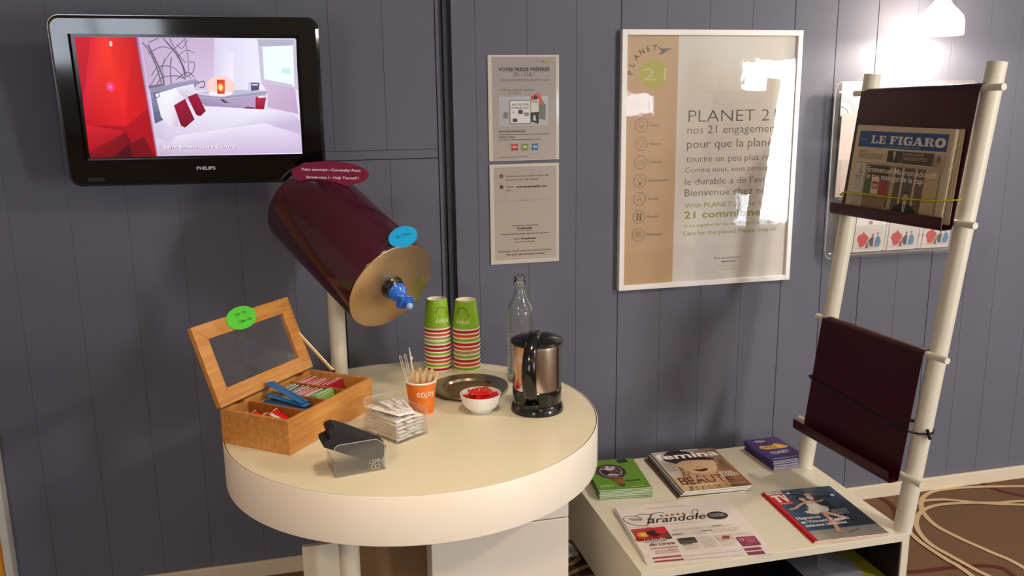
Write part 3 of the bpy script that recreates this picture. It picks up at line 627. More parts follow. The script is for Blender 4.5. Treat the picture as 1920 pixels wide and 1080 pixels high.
g.tube([Vector((pr_.x+.026, -.722, .58))-off, Vector((pr_.x+.01, -.692, .59))-off, Vector((pr_.x-.02, -.70, .6))-off, Vector((pl_.x-.01, -.262, .592))-off], .0062, 8, flat=(1, .35))
g.tube([Vector((pr_.x-.012, -.748, .592))-off, Vector((pr_.x-.002, -.750, .566))-off], .0045, 8)
g.build('elastic_strap', BAND, st, label='black elastic strap knotted round the pole')

# frame of the sloping holder face: u runs toward the camera side, v up
def lean_mat(z0, push):
    y0 = -.3118; a = Vector((xa(y0, z0)-.0108-push, y0, z0)); b = Vector((xa(y0-.4, z0)-.0108-push, y0-.4, z0)); c_ = Vector((xa(y0, z0+.3)-.0108-push, y0, z0+.3))
    ux = (b-a).normalized(); uy = (c_-a).normalized(); uz = ux.cross(uy).normalized(); uy = uz.cross(ux)
    m_ = Matrix((ux, uy, uz)).transposed().to_4x4(); m_.translation = a; return m_
def folded_paper(name, label, cat, mat4, w_, h_, th, mt, group=None, jag=.004, sh=0):
    o = thing(name, label, cat, mat=mat4, group=group)
    g = G(); n = 5
    for i in range(n):   # stacked leaves, each a little offset
        a = th*i/n; b = th*(i+1)/n-.0002; e = jag*random.uniform(-.5, 1); e2 = jag*random.uniform(-.5, 1)
        if i == n-1: e = e2 = 0
        g.add([(x+sh*y, y, z) for z in (a, b) for x, y in ((0+e2*.3, e*.5), (w_+e, e2*.4), (w_+e*.6, h_+e2), (e*.3, h_+e))], [(0, 3, 2, 1), (4, 5, 6, 7), (0, 1, 5, 4), (1, 2, 6, 5), (2, 3, 7, 6), (3, 0, 4, 7)])
    g.build('pages', mt, o); return o
np2 = folded_paper('newspaper', 'folded newspaper behind the Le Figaro in the upper plum holder', 'newspaper', lean_mat(1.112, -.002) @ Matrix.Translation((.004, 0, 0)) @ Matrix.Rotation(R(1.0), 4, 'Z'), .392, .232, .012, NEWS, jag=.008)
np1 = folded_paper('newspaper', 'folded Le Figaro newspaper with blue title band in the upper plum holder', 'newspaper', lean_mat(1.112, .0125) @ Matrix.Translation((.012, .0, 0)) @ Matrix.Rotation(R(.3), 4, 'Z'), .374, .243, .009, NEWS, jag=.005)
c = Canvas(ztop(.0092), .00004); NB = (206, 192, 164)
c.rect(.016, .185, .355, .229, (38, 74, 128))
def slab(c, ch, x, y, h, w_, col):
    """bold slab serif capitals built from strokes"""
    t_ = w_*.30; s_ = h*.13; R_ = lambda a, b, d, e: c.rect(x+a*w_, y+b*h, x+d*w_, y+e*h, col, False)
    def ser(a, b): R_(a, 0, b, .13); R_(a, .87, b, 1)
    if ch == 'L': R_(.14, 0, .44, 1); R_(0, .87, .58, 1); R_(0, 0, 1, .13); R_(.84, 0, 1, .38)
    if ch in 'EF':
        R_(.14, 0, .44, 1); R_(0, .87, 1, 1); R_(.84, .64, 1, 1); R_(.3, .45, .7, .57); R_(.62, .36, .74, .66); R_(0, 0, .6, .13)
        if ch == 'E': R_(0, 0, 1, .13); R_(.86, 0, 1, .36)
    if ch == 'I': R_(.25, 0, .75, 1); ser(0, 1)
    if ch == 'A':
        c.poly([(x+w_*.36, y+h), (x+w_*.62, y+h), (x+w_*.98, y), (x+w_*.64, y)], col, False); c.poly([(x+w_*.36, y+h), (x+w_*.46, y+h*.8), (x+w_*.18, y), (x+w_*.06, y)], col, False); R_(.2, .25, .75, .37); R_(-.06, 0, .34, .12); R_(.54, 0, 1.08, .12)
    if ch == 'R':
        R_(.12, 0, .40, 1); R_(0, 0, .5, .13); R_(0, .87, .6, 1)
        c.stroke([(x+w_*.4, y+h*.94), (x+w_*.66, y+h*.92), (x+w_*.8, y+h*.74), (x+w_*.66, y+h*.53), (x+w_*.4, y+h*.5)], [h*.12, h*.14, w_*.3, h*.14, h*.12], col, up=False)
        c.poly([(x+w_*.48, y+h*.5), (x+w_*.74, y+h*.5), (x+w_*1.0, y+h*.02), (x+w_*.72, y)], col, False); R_(.7, 0, 1.08, .12)
    if ch == 'G':
        c.stroke([(x+w_*.86, y+h*.74), (x+w_*.72, y+h*.9), (x+w_*.5, y+h*.96), (x+w_*.22, y+h*.82), (x+w_*.14, y+h*.5), (x+w_*.22, y+h*.18), (x+w_*.5, y+h*.04), (x+w_*.72, y+h*.08), (x+w_*.82, y+h*.2)], [h*.1, h*.12, h*.12, w_*.28, w_*.32, w_*.28, h*.12, h*.12, w_*.2], col, up=False)
        R_(.8, .66, .94, 1); R_(.66, 0, .92, .46); R_(.52, .38, 1.05, .5)
    if ch == 'O':
        c.stroke([(x+w_*.5+w_*.36*math.cos(R(a)), y+h*.5+h*.44*math.sin(R(a))) for a in range(0, 360, 24)], [w_*(.12+.2*abs(math.cos(R(a)))) for a in range(0, 360, 24)], col, closed=True, up=False)
c.up(); x = .068
for ch, w_ in zip('LE FIGARO', (.028, .028, .010, .030, .017, .034, .036, .036, .036)):
    if ch != ' ': slab(c, ch, x, .196, .0215, w_, (226, 214, 190))
    x += w_+.0032
c.text('lefigaro.fr', .026, .204, .005, (170, 180, 196), x1=.05); c.text('\u00ab Sans la libert\u00e9 de bl\u00e2mer, il n\u2019est point d\u2019\u00e9loge flatteur \u00bb Beaumarchais', .115, .189, .003, (190, 196, 206), x1=.26)
TXC = (110, 98, 82)
c.text('D\u00c9BATS', .024, .171, .005, (170, 60, 40), x1=.062); c.lines(.024, .165, .138, .148, 4, (150, 110, 90), h=.0016)
c.rect(.145, .148, .204, .179, [(60, 50, 40), (84, 70, 56), (70, 58, 46), (50, 42, 34)]); c.ell(.172, .171, .0062, .0075, (190, 160, 130)); c.poly([(.158, .148), (.165, .161), (.172, .163), (.180, .161), (.188, .148)], (32, 30, 34)); c.poly([(.170, .163), (.175, .163), (.173, .149)], (220, 214, 204))
c.rect(.2065, .147, .316, .179, (74, 62, 46)); c.text('FIGARO SANT\u00c9', .210, .170, .0055, (214, 200, 170), x1=.280); c.lines(.212, .164, .298, .154, 3, (170, 150, 120), h=.0018)
c.rect(.318, .145, .358, .178, [(150, 130, 100), (180, 160, 130), (190, 170, 140), (160, 140, 110)]); c.ell(.336, .165, .008, .009, (120, 100, 76))
c.rect(.021, .1415, .355, .1422, (60, 52, 44)); 
c.rect(.024, .055, .064, .138, (196, 186, 170)); c.poly([(.036, .108), (.042, .124), (.044, .136), (.05, .136), (.052, .122), (.056, .108)], (160, 150, 136)); c.text('7C', .026, .092, .013, (50, 46, 44), x1=.058, bold=-.01); c.lines(.030, .085, .058, .060, 6, (140, 130, 118), h=.0014); c.lines(.026, .05, .066, .008, 9, (150, 136, 116), h=.0016)
c.rect(.070, .024, .352, .138, [(74, 62, 50), (140, 116, 84), (160, 136, 100), (100, 82, 62)])
c.rect(.072, .062, .162, .136, [(96, 78, 58), (70, 56, 48), (62, 48, 40), (84, 72, 58)]); c.rect(.074, .058, .100, .100, (72, 98, 62)); c.rect(.100, .058, .130, .104, (206, 190, 160)); c.rect(.130, .058, .165, .100, (150, 60, 44)); c.rect(.103, .072, .127, .092, (140, 30, 24)); c.text('1ER', .1045, .075, .011, (226, 214, 196), x1=.125, bold=.02)
c.rect(.072, .004, .165, .056, [(150, 124, 80), (160, 134, 92), (140, 110, 74), (130, 104, 70)]); c.lines(.078, .044, .160, .008, 5, (110, 88, 60), h=.002)
for x0, x1, cc in ((.175, .19, (176, 150, 110)), (.19, .215, (96, 74, 60)), (.215, .222, (200, 180, 140)), (.222, .262, (90, 84, 70)), (.262, .27, (190, 170, 130)), (.27, .30, (110, 84, 62)), (.30, .350, (186, 160, 116))): c.rect(x0, .004, x1, .136, cc)
c.poly([(.195, .004), (.205, .034), (.228, .045), (.240, .046), (.262, .043), (.284, .030), (.290, .004)], (26, 26, 30)); c.poly([(.236, .048), (.248, .048), (.244, .010), (.239, .010)], (226, 220, 210)); c.poly([(.240, .044), (.245, .044), (.243, .016)], (30, 34, 60)); c.ell(.243, .060, .0095, .0125, (196, 150, 116)); c.poly([(.233, .066), (.236, .074), (.245, .076), (.252, .072), (.254, .064), (.245, .070)], (60, 44, 34))
c.up()
c.text('Emmanuel Macron adoucit', .076, .1175, .0155, (236, 226, 206), x1=.340, bold=.006); c.text('le ton mais garde le cap', .076, .099, .0155, (236, 226, 206), x1=.296, bold=.006)
c.build('front_page_print', INK, np1)
YEL = M('yellow_elastic', (206, 206, 20), .5, var=.05)
o = thing('elastic_band', 'yellow elastic band stretched round the Le Figaro newspaper and the upper holder', 'elastic band', mat=lean_mat(1.112, .0245))
G().tube([(-.024, .038, -.028), (-.016, .042, -.004), (.004, .052, .0015), (.10, .056, .002), (.24, .058, .0022), (.374, .0655, .0015), (.405, .072, -.012), (.418, .076, -.03)], .0032, 8, flat=(.55, 1)).build('band', YEL, o)

# ================================================================== PRINTED MATTER ON THE SHELF
def booklet(name, label, cat, org, ang, z, w_, h_, th, cover, page, spine=None, group=None, sag=0):
    """a booklet lying flat: pages block, cover sheet wrapping the spine at the left"""
    o = thing(name, label, cat, (org[0], org[1], z), R(ang), group)
    nx = 6
    g = G(); g.box((.0008, .0008, .0004), (w_-.001, h_-.0008, th-.0004)); g.build('pages', page, o)
    g = G(); g.box((0, 0, th-.0004), (w_, h_, th)); g.box((0, 0, 0), (w_, h_, .0004)); g.box((-.0006, 0, 0), (.0004, h_, th)); g.build('cover', cover, o, bevel=.00015, seg=1)
    return o
WP = M('white_pages', (226, 222, 208), .7, var=.06, scale=90)
# green booklets
GC = M('green_cover', (98, 142, 40), .4, var=.03, coat=.15)
N = 8
for i in range(N):
    dx, dy, da = random.uniform(-.003, .003), random.uniform(-.004, .003), random.uniform(-1.5, 1.5)
    lab = ('green agenda booklet with an oval portrait, topmost of the pile nearest the round table' if i == N-1 else 'green agenda booklet, %s from the bottom of the pile nearest the round table' % ('first', 'second', 'third', 'fourth', 'fifth', 'sixth', 'seventh', 'eighth', 'ninth', 'tenth')[i])
    o = booklet('booklet', lab, 'booklet', (.798+dx, -.334+dy-.0008*(N-i)), -7.5+da, SZ+.0034*i, .157, .213, .0032, GC, WP, group='green agenda booklets')
c = Canvas(ztop(.0033), .00004)
for k_, a in enumerate(range(0, 360, 18)): c.ell(.066+.040*math.cos(R(a)), .125+.045*math.sin(R(a)), .008, .008, (70, 50, 26), n=10, up=False)
c.ell(.066, .125, .039, .045, (64, 44, 24)); c.ell(.066, .125, .034, .040, (190, 180, 190)); c.ell(.066, .125, .0315, .0375, (44, 26, 28))
c.poly([(.052, .150), (.060, .156), (.072, .152), (.078, .135), (.066, .128), (.054, .134)], (196, 190, 200)); c.ell(.062, .157, .005, .006, (210, 196, 190)); c.poly([(.036, .146), (.054, .146), (.052, .138)], (200, 196, 206)); c.poly([(.058, .130), (.080, .132), (.082, .100), (.066, .098)], (120, 44, 30)); c.stroke([(.073, .158), (.096, .100)], .002, (200, 190, 196)); c.ell(.079, .150, .006, .008, (190, 186, 196)); c.poly([(.05, .102), (.06, .108), (.085, .1), (.08, .093), (.055, .094)], (190, 184, 190))
c.poly([(.046, .083), (.092, .080), (.088, .050), (.086, .022), (.076, .016), (.068, .024), (.062, .05)], [(90, 60, 24), (120, 84, 36), (140, 96, 40), (90, 54, 20), (70, 44, 18), (80, 54, 24), (130, 90, 40)])
c.text('LE LUXE', .092, .050, .0095, (24, 34, 14), x1=.138, bold=.03); c.lines(.095, .0455, .135, .043, 1, (50, 80, 30)); c.text('AGENDA', .008, .022, .010, (226, 230, 170), x1=.050, bold=.01); c.lines(.009, .016, .038, .013, 1, (200, 210, 140))
c.poly([(.100, .205), (.132, .213), (.136, .186), (.106, .181)], (20, 56, 56)); c.ell(.105, .012, .005, .006, (190, 120, 40)); c.lines(.095, .010, .142, .006, 1, (220, 220, 150), h=.003)
c.build('cover_print', INKG, o)
# femina magazines
FCm = M('magazine_cover_grey', (170, 160, 150), .35, coat=.2)
FD = M('magazine_cover_dark', (86, 46, 36), .35, coat=.2)
ZF = SZ
for i, (dx, dy, da, cm, lab) in enumerate(((-.020, -.003, .6, FD, 'dark covered magazine at the bottom of the femina pile'), (-.012, .002, -.4, M('magazine_cover_teal', (96, 110, 104), .35, coat=.2), 'teal grey magazine second from the bottom of the femina pile'), (-.006, -.001, .3, FCm, 'grey magazine directly under the top femina magazine'), (0, 0, 0, FCm, 'femina beauty magazine with a face under a dark hat, on top of its pile'))):
    o = booklet('magazine', lab, 'magazine', (1.040+dx, -.392+dy), -3.2+da, ZF, .213, .288, .0046, cm, WP, group='magazines in the femina pile'); ZF += .0050
c = Canvas(ztop(.0047), .00004)
FW, FH = .213, .288
c.rect(0, 0, FW, FH, [(206, 176, 130), (170, 130, 84), (120, 96, 76), (176, 166, 156)])
c.poly([(0, .10), (.05, .10), (.03, .20), (.04, .288), (0, .288)], [(196, 190, 180), (180, 160, 140), (170, 160, 152), (180, 172, 164), (190, 182, 174)])
for i in range(26):
    x0 = .045+i*.006; c.stroke(smooth([(x0*.55+.05, .205), (x0+.0, .15), (x0*1.05-.012+random.uniform(-.02, .02), .07), (x0*1.1-.03, .0)], 4), random.uniform(.002, .005), random.choice([(150, 104, 58), (176, 134, 82), (130, 88, 50), (190, 150, 98)]), up=False)
c.poly([(.150, 0), (.213, 0), (.213, .17), (.19, .20), (.165, .13)], [(110, 66, 36), (150, 96, 50), (170, 130, 84), (100, 74, 56), (150, 110, 66)])
c.poly([(.045, .192), (.050, .165), (.062, .135), (.078, .112), (.096, .100), (.118, .096), (.140, .104), (.156, .124), (.165, .150), (.170, .178), (.172, .200), (.06, .215)], [(196, 160, 120), (200, 164, 124), (206, 170, 130), (206, 172, 134), (200, 164, 126), (190, 152, 114), (196, 158, 118), (212, 178, 140), (220, 188, 152), (214, 180, 144), (190, 150, 116), (180, 144, 110)])
c.poly([(.084, .104), (.14, .102), (.15, .06), (.135, .03), (.09, .035), (.08, .07)], [(176, 138, 100), (190, 150, 110), (206, 170, 130), (196, 156, 110), (180, 140, 96), (170, 130, 90)])
c.poly([(.103, .182), (.110, .160), (.098, .156), (.100, .150), (.116, .150), (.122, .158)], [(206, 172, 136), (190, 150, 116), (160, 116, 88), (150, 104, 80), (176, 134, 104), (214, 180, 144)])
c.poly(smooth([(.083, .134), (.095, .138), (.104, .135), (.112, .139), (.130, .137), (.124, .126), (.108, .119), (.094, .124), (.083, .134)], 4)[:-1], (92, 14, 22)); c.stroke(smooth([(.085, .133), (.106, .131), (.128, .135)]), .0012, (50, 4, 10))
c.poly(smooth([(.020, .222), (.036, .262), (.06, .286), (.095, .286), (.118, .268), (.135, .235), (.178, .206), (.17, .196), (.12, .206), (.07, .204), (.05, .190), (.038, .20), (.020, .222)], 4)[:-1], (40, 22, 24))
c.poly([(.098, .288), (.158, .288), (.158, .279), (.098, .279)], (206, 200, 204)); c.text('Le T\u00e9l\u00e9gramme', .1, .2805, .0055, (40, 36, 40), x1=.156, bold=.01); c.text('femina', .002, .2265, .042, (250, 240, 236), x1=.208, bold=.022)
c.text('BEAUT\u00c9', .012, .042, .050, (96, 26, 22), x1=.176, bold=-.004); c.text('SP\u00c9CIAL', .064, .072, .008, (240, 230, 220), x1=.098, bold=.01)
c.lines(.006, .2, .038, .130, 6, (110, 100, 96), h=.004); c.lines(.150, .104, .205, .066, 6, (240, 230, 216), h=.0036); c.lines(.012, .032, .13, .022, 2, (240, 224, 200), h=.0036); c.lines(.150, .020, .205, .014, 1, (240, 224, 200), h=.003)
c.build('cover_print', INKG, o)
o = thing('magazine_supplement', 'white supplement strip sticking out behind the femina magazine', 'magazine', (1.148, -.145, ZF-.0075), R(-4))
G().box((0, 0, 0), (.066, .042, .0022)).build('cover', PAPER, o); Canvas(ztop(.0023)).text('Le T\u00e9l\u00e9gramme', .006, .031, .006, (50, 46, 48), x1=.06, bold=.01).build('cover_print', INKG, o)
# Farandole newspapers
NW = M('free_newspaper', (218, 206, 198), .8, var=.03, scale=40)
zt = SZ
for i, (dx, dy, da, lab) in enumerate(((-.003, -.024, -.8, 'free newspaper at the bottom of the Farandole pile'), (-.004, -.014, .3, 'free newspaper in the middle of the Farandole pile'), (0, 0, 0, 'Farandole free newspaper with red flower photo, on top of its pile'))):
    o = folded_paper('newspaper', lab, 'newspaper', Matrix.Translation((.794+dx, -.690+dy, zt)) @ Matrix.Rotation(R(-4.8+da), 4, 'Z'), .332, .278, .0034, NW, group='free newspapers', jag=.002); zt += .0038
    c = Canvas(ztop(.0035), .00004)
    if i < 2:
        c.rect(.022, .006, .098, .012, (150, 20, 26)); c.lines(.02, .004, .3, .001, 1, (90, 84, 84)); c.rect(.266, -.0, .312, .02, (120, 30, 60)); c.build('front_page_print', INK, o); continue
    BK = (50, 42, 40)
    c.text('arandole', .062, .166, .036, BK, x1=.226, bold=.012, shear=.45)
    for p_, w_ in (((( .060, .160), (.070, .185), (.082, .205), (.088, .214)), [.003]*40), (((.040, .212), (.06, .222), (.085, .216), (.11, .222), (.125, .218)), [.002]*60)): 
        sp = smooth(p_, 6); c.stroke(sp, .0042 if p_[0][0] == .06 else .0026, BK)
    c.stroke(smooth([(.060, .160), (.05, .156), (.035, .158), (.015, .172), (.004, .195), (.010, .213), (.03, .215), (.05, .203), (.052, .19), (.036, .186), (.022, .194)], 6), .0022, BK); c.stroke([(.018, .201), (.05, .193)], .004, BK); c.stroke([(.066, .19), (.09, .194)], .003, BK)
    c.stroke(smooth([(.212, .172), (.20, .2), (.214, .222), (.222, .214), (.208, .18)], 5), .002, BK)
    for s_, x_ in zip('OUEST', (.108, .124, .140, .156, .172)): c.ell(x_+.004, .202, .0055, .0065, (170, 130, 120), n=8); c.text(s_, x_, .198, .009, (120, 60, 60), x1=x_+.008)
    c.ell(.264, .176, .0295, .0225, (46, 40, 38)); c.text('LE JOURNAL', .243, .180, .006, (226, 216, 206), x1=.285, bold=.01); c.text('DE L\u2019AUTOMNE', .245, .170, .006, (226, 216, 206), x1=.284, bold=.01)
    c.rect(.006, .075, .100, .141, [(150, 20, 20), (60, 30, 20), (196, 40, 40), (176, 70, 70)])
    for x_, y_, r_2, cc in ((.030, .107, .017, (206, 140, 40)), (.030, .107, .008, (226, 180, 90)), (.060, .11, .020, (60, 10, 14)), (.082, .118, .016, (196, 36, 40)), (.085, .09, .012, (90, 70, 40)), (.055, .134, .012, (170, 50, 50)), (.012, .085, .010, (160, 20, 20)), (.074, .088, .008, (180, 30, 30))): c.ell(x_, y_, r_2, r_2*.85, cc, n=14)
    c.text('Le Jardin', .022, .066, .019, (40, 34, 32), x1=.080, bold=.014, shear=.3); c.text('Le Jardin', .021, .0675, .019, (240, 230, 220), x1=.079, bold=-.004, shear=.3); c.text('des Livrens', .028, .046, .016, (40, 34, 32), x1=.096, bold=.012, shear=.3)
    c.text('CHRYSANTH\u00c8MES', .024, .027, .0105, (170, 26, 34), x1=.1); c.text('& CYCLAMENS', .034, .0125, .0095, (170, 26, 34), x1=.094); c.lines(.03, .006, .1, .003, 1, (110, 90, 90), h=.0018)
    c.rect(.110, .043, .158, .071, [(60, 56, 50), (80, 76, 70), (40, 38, 34), (70, 66, 58)]); c.rect(.114, .047, .152, .056, (84, 82, 74)); c.rect(.214, .043, .258, .069, [(200, 170, 160), (206, 180, 170), (190, 160, 150), (206, 184, 176)]); c.poly([(.226, .048), (.246, .046), (.25, .058), (.236, .064), (.228, .058)], (130, 60, 40))
    c.poly([(.263, .002), (.313, .002), (.315, .048), (.263, .050)], (134, 40, 76)); c.text('13', .268, .030, .011, (236, 210, 220), bold=.01); c.lines(.285, .038, .310, .010, 4, (200, 130, 160), h=.003)
    c.lines(.010, .262, .034, .260, 1, (90, 80, 76)); c.lines(.08, .247, .2, .245, 1, (150, 140, 134), h=.0016, rag=0)
    for x0, y0, x1, y1, n_ in ((.112, .118, .3, .104, 2), (.112, .098, .155, .078, 3), (.160, .1, .205, .078, 4), (.112, .034, .158, .006, 5), (.165, .066, .208, .008, 10), (.214, .036, .258, .006, 5), (.214, .1, .3, .076, 4), (.262, .07, .31, .054, 3)): c.lines(x0, y0, x1, y1, n_, (172, 162, 156), h=.0015)
    for x_, y_ in ((.104, .090), (.19, .097), (.112, .036), (.225, .117)): c.rect(x_, y_, x_+.028, y_+.003, (80, 74, 72))
    c.rect(.0, .148, .23, .1488, (150, 142, 136)); c.build('front_page_print', INK, o)
# TV magazines
TVC = M('magazine_cover_red', (190, 24, 24), .35, coat=.2)
zt = SZ
for i, (dx, dy, lab) in enumerate(((-.004, .001, 'red spined magazine just beneath the TV magazine with two dancers'), (0, 0, 'TV magazine with two dancers on a blue cover, low shelf front right'))):
    o = booklet('magazine', lab, 'magazine', (1.2535+dx, -.7265+dy), -3.0, zt, .213, .293, .0036, TVC, WP, group=None); zt += .0039
c = Canvas(ztop(.0037), .00004)
c.rect(.010, 0, .213, .293, [(150, 140, 126), (120, 112, 104), (30, 44, 74), (60, 78, 106)]); c.rect(.010, .05, .213, .293, [(50, 76, 106), (22, 32, 46), (48, 66, 96), (66, 84, 110)])
c.poly([(.11, .055), (.213, .055), (.213, .2), (.17, .17)], [(30, 42, 58), (18, 22, 32), (24, 34, 54), (26, 34, 46)])
c.rect(.010, 0, .213, .052, [(160, 150, 134), (130, 122, 112), (110, 106, 104), (140, 136, 130)]); c.rect(.0, 0, .010, .293, [(170, 16, 20), (190, 20, 24), (206, 26, 28), (180, 20, 22)])
c.rect(.005, .273, .052, .290, (220, 214, 204)); c.lines(.008, .279, .049, .276, 1, (60, 60, 70), h=.005, rag=0); c.rect(.005, .207, .056, .271, (196, 22, 26))
c.rect(.009, .257, .033, .267, (236, 226, 206)); c.rect(.017, .222, .026, .262, (236, 226, 206)); c.poly([(.031, .267), (.040, .267), (.044, .240), (.046, .267), (.053, .267), (.048, .222), (.040, .222)], (236, 226, 206)); c.text('magazine', .013, .211, .007, (236, 226, 206), x1=.052, bold=.01)
SK = (206, 164, 134)
c.stroke(smooth([(.068, .268), (.082, .259), (.10, .247), (.118, .238)]), [.008]*25, (26, 32, 46)); c.poly([(.104, .243), (.122, .240), (.142, .236), (.150, .21), (.158, .16), (.175, .1), (.172, .062), (.162, .062), (.150, .11), (.132, .15), (.118, .20)], (14, 16, 24)); c.stroke(smooth([(.13, .24), (.16, .232), (.182, .232)]), .011, (16, 18, 28)); c.ell(.068, .270, .006, .0045, (220, 210, 206)); c.ell(.187, .234, .006, .008, (230, 226, 220), rot=-30)
c.ell(.118, .252, .0105, .013, SK); c.poly([(.104, .255), (.108, .266), (.120, .269), (.130, .262), (.124, .261), (.112, .259)], (26, 22, 24)); c.poly([(.105, .236), (.112, .240), (.126, .236), (.120, .216), (.110, .22)], (216, 208, 206))
c.poly([(.074, .228), (.076, .242), (.09, .244), (.1, .232), (.09, .215), (.082, .212)], (34, 20, 22)); c.ell(.088, .226, .0085, .011, SK, rot=25); c.stroke(smooth([(.090, .208), (.066, .196), (.04, .178), (.022, .176)]), .008, SK); c.stroke(smooth([(.10, .208), (.13, .205), (.145, .213)]), .0075, SK); c.poly([(.083, .215), (.112, .214), (.113, .192), (.088, .190)], SK)
c.poly([(.084, .200), (.098, .194), (.114, .198), (.122, .18), (.135, .168), (.128, .150), (.115, .138), (.100, .142), (.082, .132), (.060, .144), (.056, .155), (.070, .160), (.080, .175)], [(206, 200, 186), (220, 214, 200), (214, 208, 190), (190, 184, 170)]*3+[(206, 200, 186)])
for i in range(14): c.stroke([(.07+.004*i, .165+random.uniform(-.01, .012)), (.072+.004*i, .150+random.uniform(-.012, .01))], .0015, random.choice([(230, 226, 214), (170, 164, 150)]), up=False)
c.stroke(smooth([(.110, .14), (.132, .115), (.142, .1), (.1, .085), (.09, .07)]), [.014]*25, SK); c.stroke(smooth([(.104, .14), (.102, .10), (.096, .060), (.088, .034)]), [.012]*19, (196, 150, 120)); c.ell(.088, .031, .010, .0045, (190, 150, 120), rot=-20); c.stroke([(.11, .022), (.15, .036)], .003, (90, 60, 44))
for s_, x0, x1, y in (('Hapsatou', .014, .082, .113), ('et Vincent Cerutti', .014, .155, .091), ('m\u00e8nent la danse', .016, .136, .070)): c.text(s_, x0, y, .0155, (240, 234, 226), x1=x1, bold=.014)
c.lines(.130, .147, .182, .115, 5, (206, 204, 206), h=.003); c.build('cover_print', INKG, o)
# purple booklets
PC = M('purple_cover', (62, 38, 104), .35, var=.04, coat=.2)
PSP = M('purple_pages', (196, 186, 190), .6, var=.08, scale=90)
N = 10
for i in range(N):
    lab = 'purple booklet with a yellow emblem, topmost of the pile by the rear pole' if i == N-1 else 'purple booklet, %s from the bottom of the pile by the rear pole' % ('first', 'second', 'third', 'fourth', 'fifth', 'sixth', 'seventh', 'eighth', 'ninth', 'tenth')[i]
    o = booklet('booklet', lab, 'booklet', (1.386+random.uniform(-.002, .002), -.292+random.uniform(-.003, .003)), 1.0+random.uniform(-1.5, 1.5), SZ+.0031*i, .122, .175, .0029, PC, PSP, group='purple booklets')
c = Canvas(ztop(.003), .00004)
c.rect(0, 0, .122, .175, [(56, 40, 112), (58, 30, 90), (84, 52, 110), (60, 44, 110)]); 
c.poly(smooth([(.018, .100), (.026, .118), (.05, .112), (.072, .116), (.084, .124), (.108, .102), (.112, .088), (.09, .082), (.06, .086), (.034, .086), (.018, .100)], 4)[:-1], (230, 176, 50)); c.poly([(.07, .113), (.084, .122), (.104, .102), (.1, .09), (.078, .092)], (236, 196, 60)); c.stroke(smooth([(.09, .118), (.108, .108), (.113, .094)]), .002, (206, 80, 40))
for x_ in (.034, .05, .065): c.rect(x_, .098, x_+.008, .103, (90, 60, 40))
c.text('FOR\u00caT', .030, .050, .017, (230, 222, 232), x1=.096, bold=.02); c.lines(.036, .046, .092, .04, 1, (210, 200, 220), h=.004); c.poly(smooth([(.024, .152), (.036, .160), (.062, .156), (.066, .148), (.044, .142), (.024, .152)], 4)[:-1], (176, 166, 190))
c.rect(.01, .012, .108, .015, (200, 190, 206)); c.build('cover_print', INKG, o)
# catalogue and magazine on the lower shelf
booklet('catalogue', 'thick dark catalogue inside the low shelf under the blue and lime magazine', 'catalogue', (1.272, -.705), 0, SB+.022, .222, .29, .028, M('black_cover', (26, 24, 34), .4, coat=.1), WP)
o = booklet('magazine', 'magazine with a blue and lime cover lying inside the low shelf', 'magazine', (1.284, -.71), 0, SB+.0505, .215, .285, .004, M('navy_cover', (24, 36, 74), .35, coat=.2), WP)
c = Canvas(ztop(.0041), .00004); c.rect(0, 0, .215, .285, [(150, 150, 160), (150, 146, 40), (30, 34, 56), (16, 24, 60)]); c.poly([(.10, 0), (.215, 0), (.215, .20), (.17, .22), (.15, .12)], (150, 146, 44)); c.poly(smooth([(.06, .1), (.10, .16), (.095, .21), (.12, .235), (.15, .21), (.15, .15), (.17, .10), (.16, .03), (.09, .02), (.06, .1)], 4)[:-1], (150, 150, 164)); c.text('magazine', .02, .255, .018, (120, 130, 150), x1=.15); c.build('cover_print', INKG, o)
o = thing('loose_papers', 'white papers on the carpet against the wall beside the low shelf', 'paper', (.775, -.105, 0), R(6))
G().box((-.06, -.02, 0), (.03, .05, .012)).box((-.05, -.03, .013), (.02, .04, .02)).build('sheets', PAPER, o)

# ================================================================== ACRYLIC BROCHURE HOLDER ON THE WALL
o = thing('brochure_holder', 'clear acrylic brochure holder fixed to the wall behind the rack', 'brochure holder', (1.690, -.03, .905))
HW, HH = .535, .578
g = G(); pr = rrect(0, 0, HW, HH, .022, 6)
g.add([(x, -.0035, y) for x, y in pr]+[(x, 0, y) for x, y in pr], [tuple(range(len(pr)))[::-1], tuple(range(len(pr), 2*len(pr)))]+[(i, (i+1) % len(pr), len(pr)+(i+1) % len(pr), len(pr)+i) for i in range(len(pr))])
g.build('back_plate', ACRYL, o)
def pocket(z0, z1, d):
    g = G(); g.box((.02, -.0035-d, z0), (HW-.02, -.0005-d, z1)); g.box((.02, -d, z0), (HW-.02, -.0038, z0+.003))
    g.box((.02, -d, z0+.003), (.023, -.0038, z1)); g.box((HW-.023, -d, z0+.003), (HW-.02, -.0038, z1)); return g.build('pocket', ACRYL, o, bevel=.0008)
pocket(.016, .115, .040); pocket(.20, .33, .030)
for x, z in ((.018, .018), (.018, HH-.035), (HW-.018, .018), (HW-.018, HH-.02)):
    G().lathe([(0, 0), (.006, 0), (.005, .002), (0, .003)], 20, Matrix.Translation((x, -.0036, z)) @ Matrix.Rotation(R(90), 4, 'X')).build('screw', STEEL, o)
G().tube([(.022, -.002, HH-.001), (.004, -.002, HH-.012), (.0005, -.002, HH-.03), (0, -.002, .03), (.006, -.002, .008), (.022, -.002, .0)], .0022, 8).build('polished_edge', M('acrylic_edge', (220, 222, 224), .15, trans=.4), o)
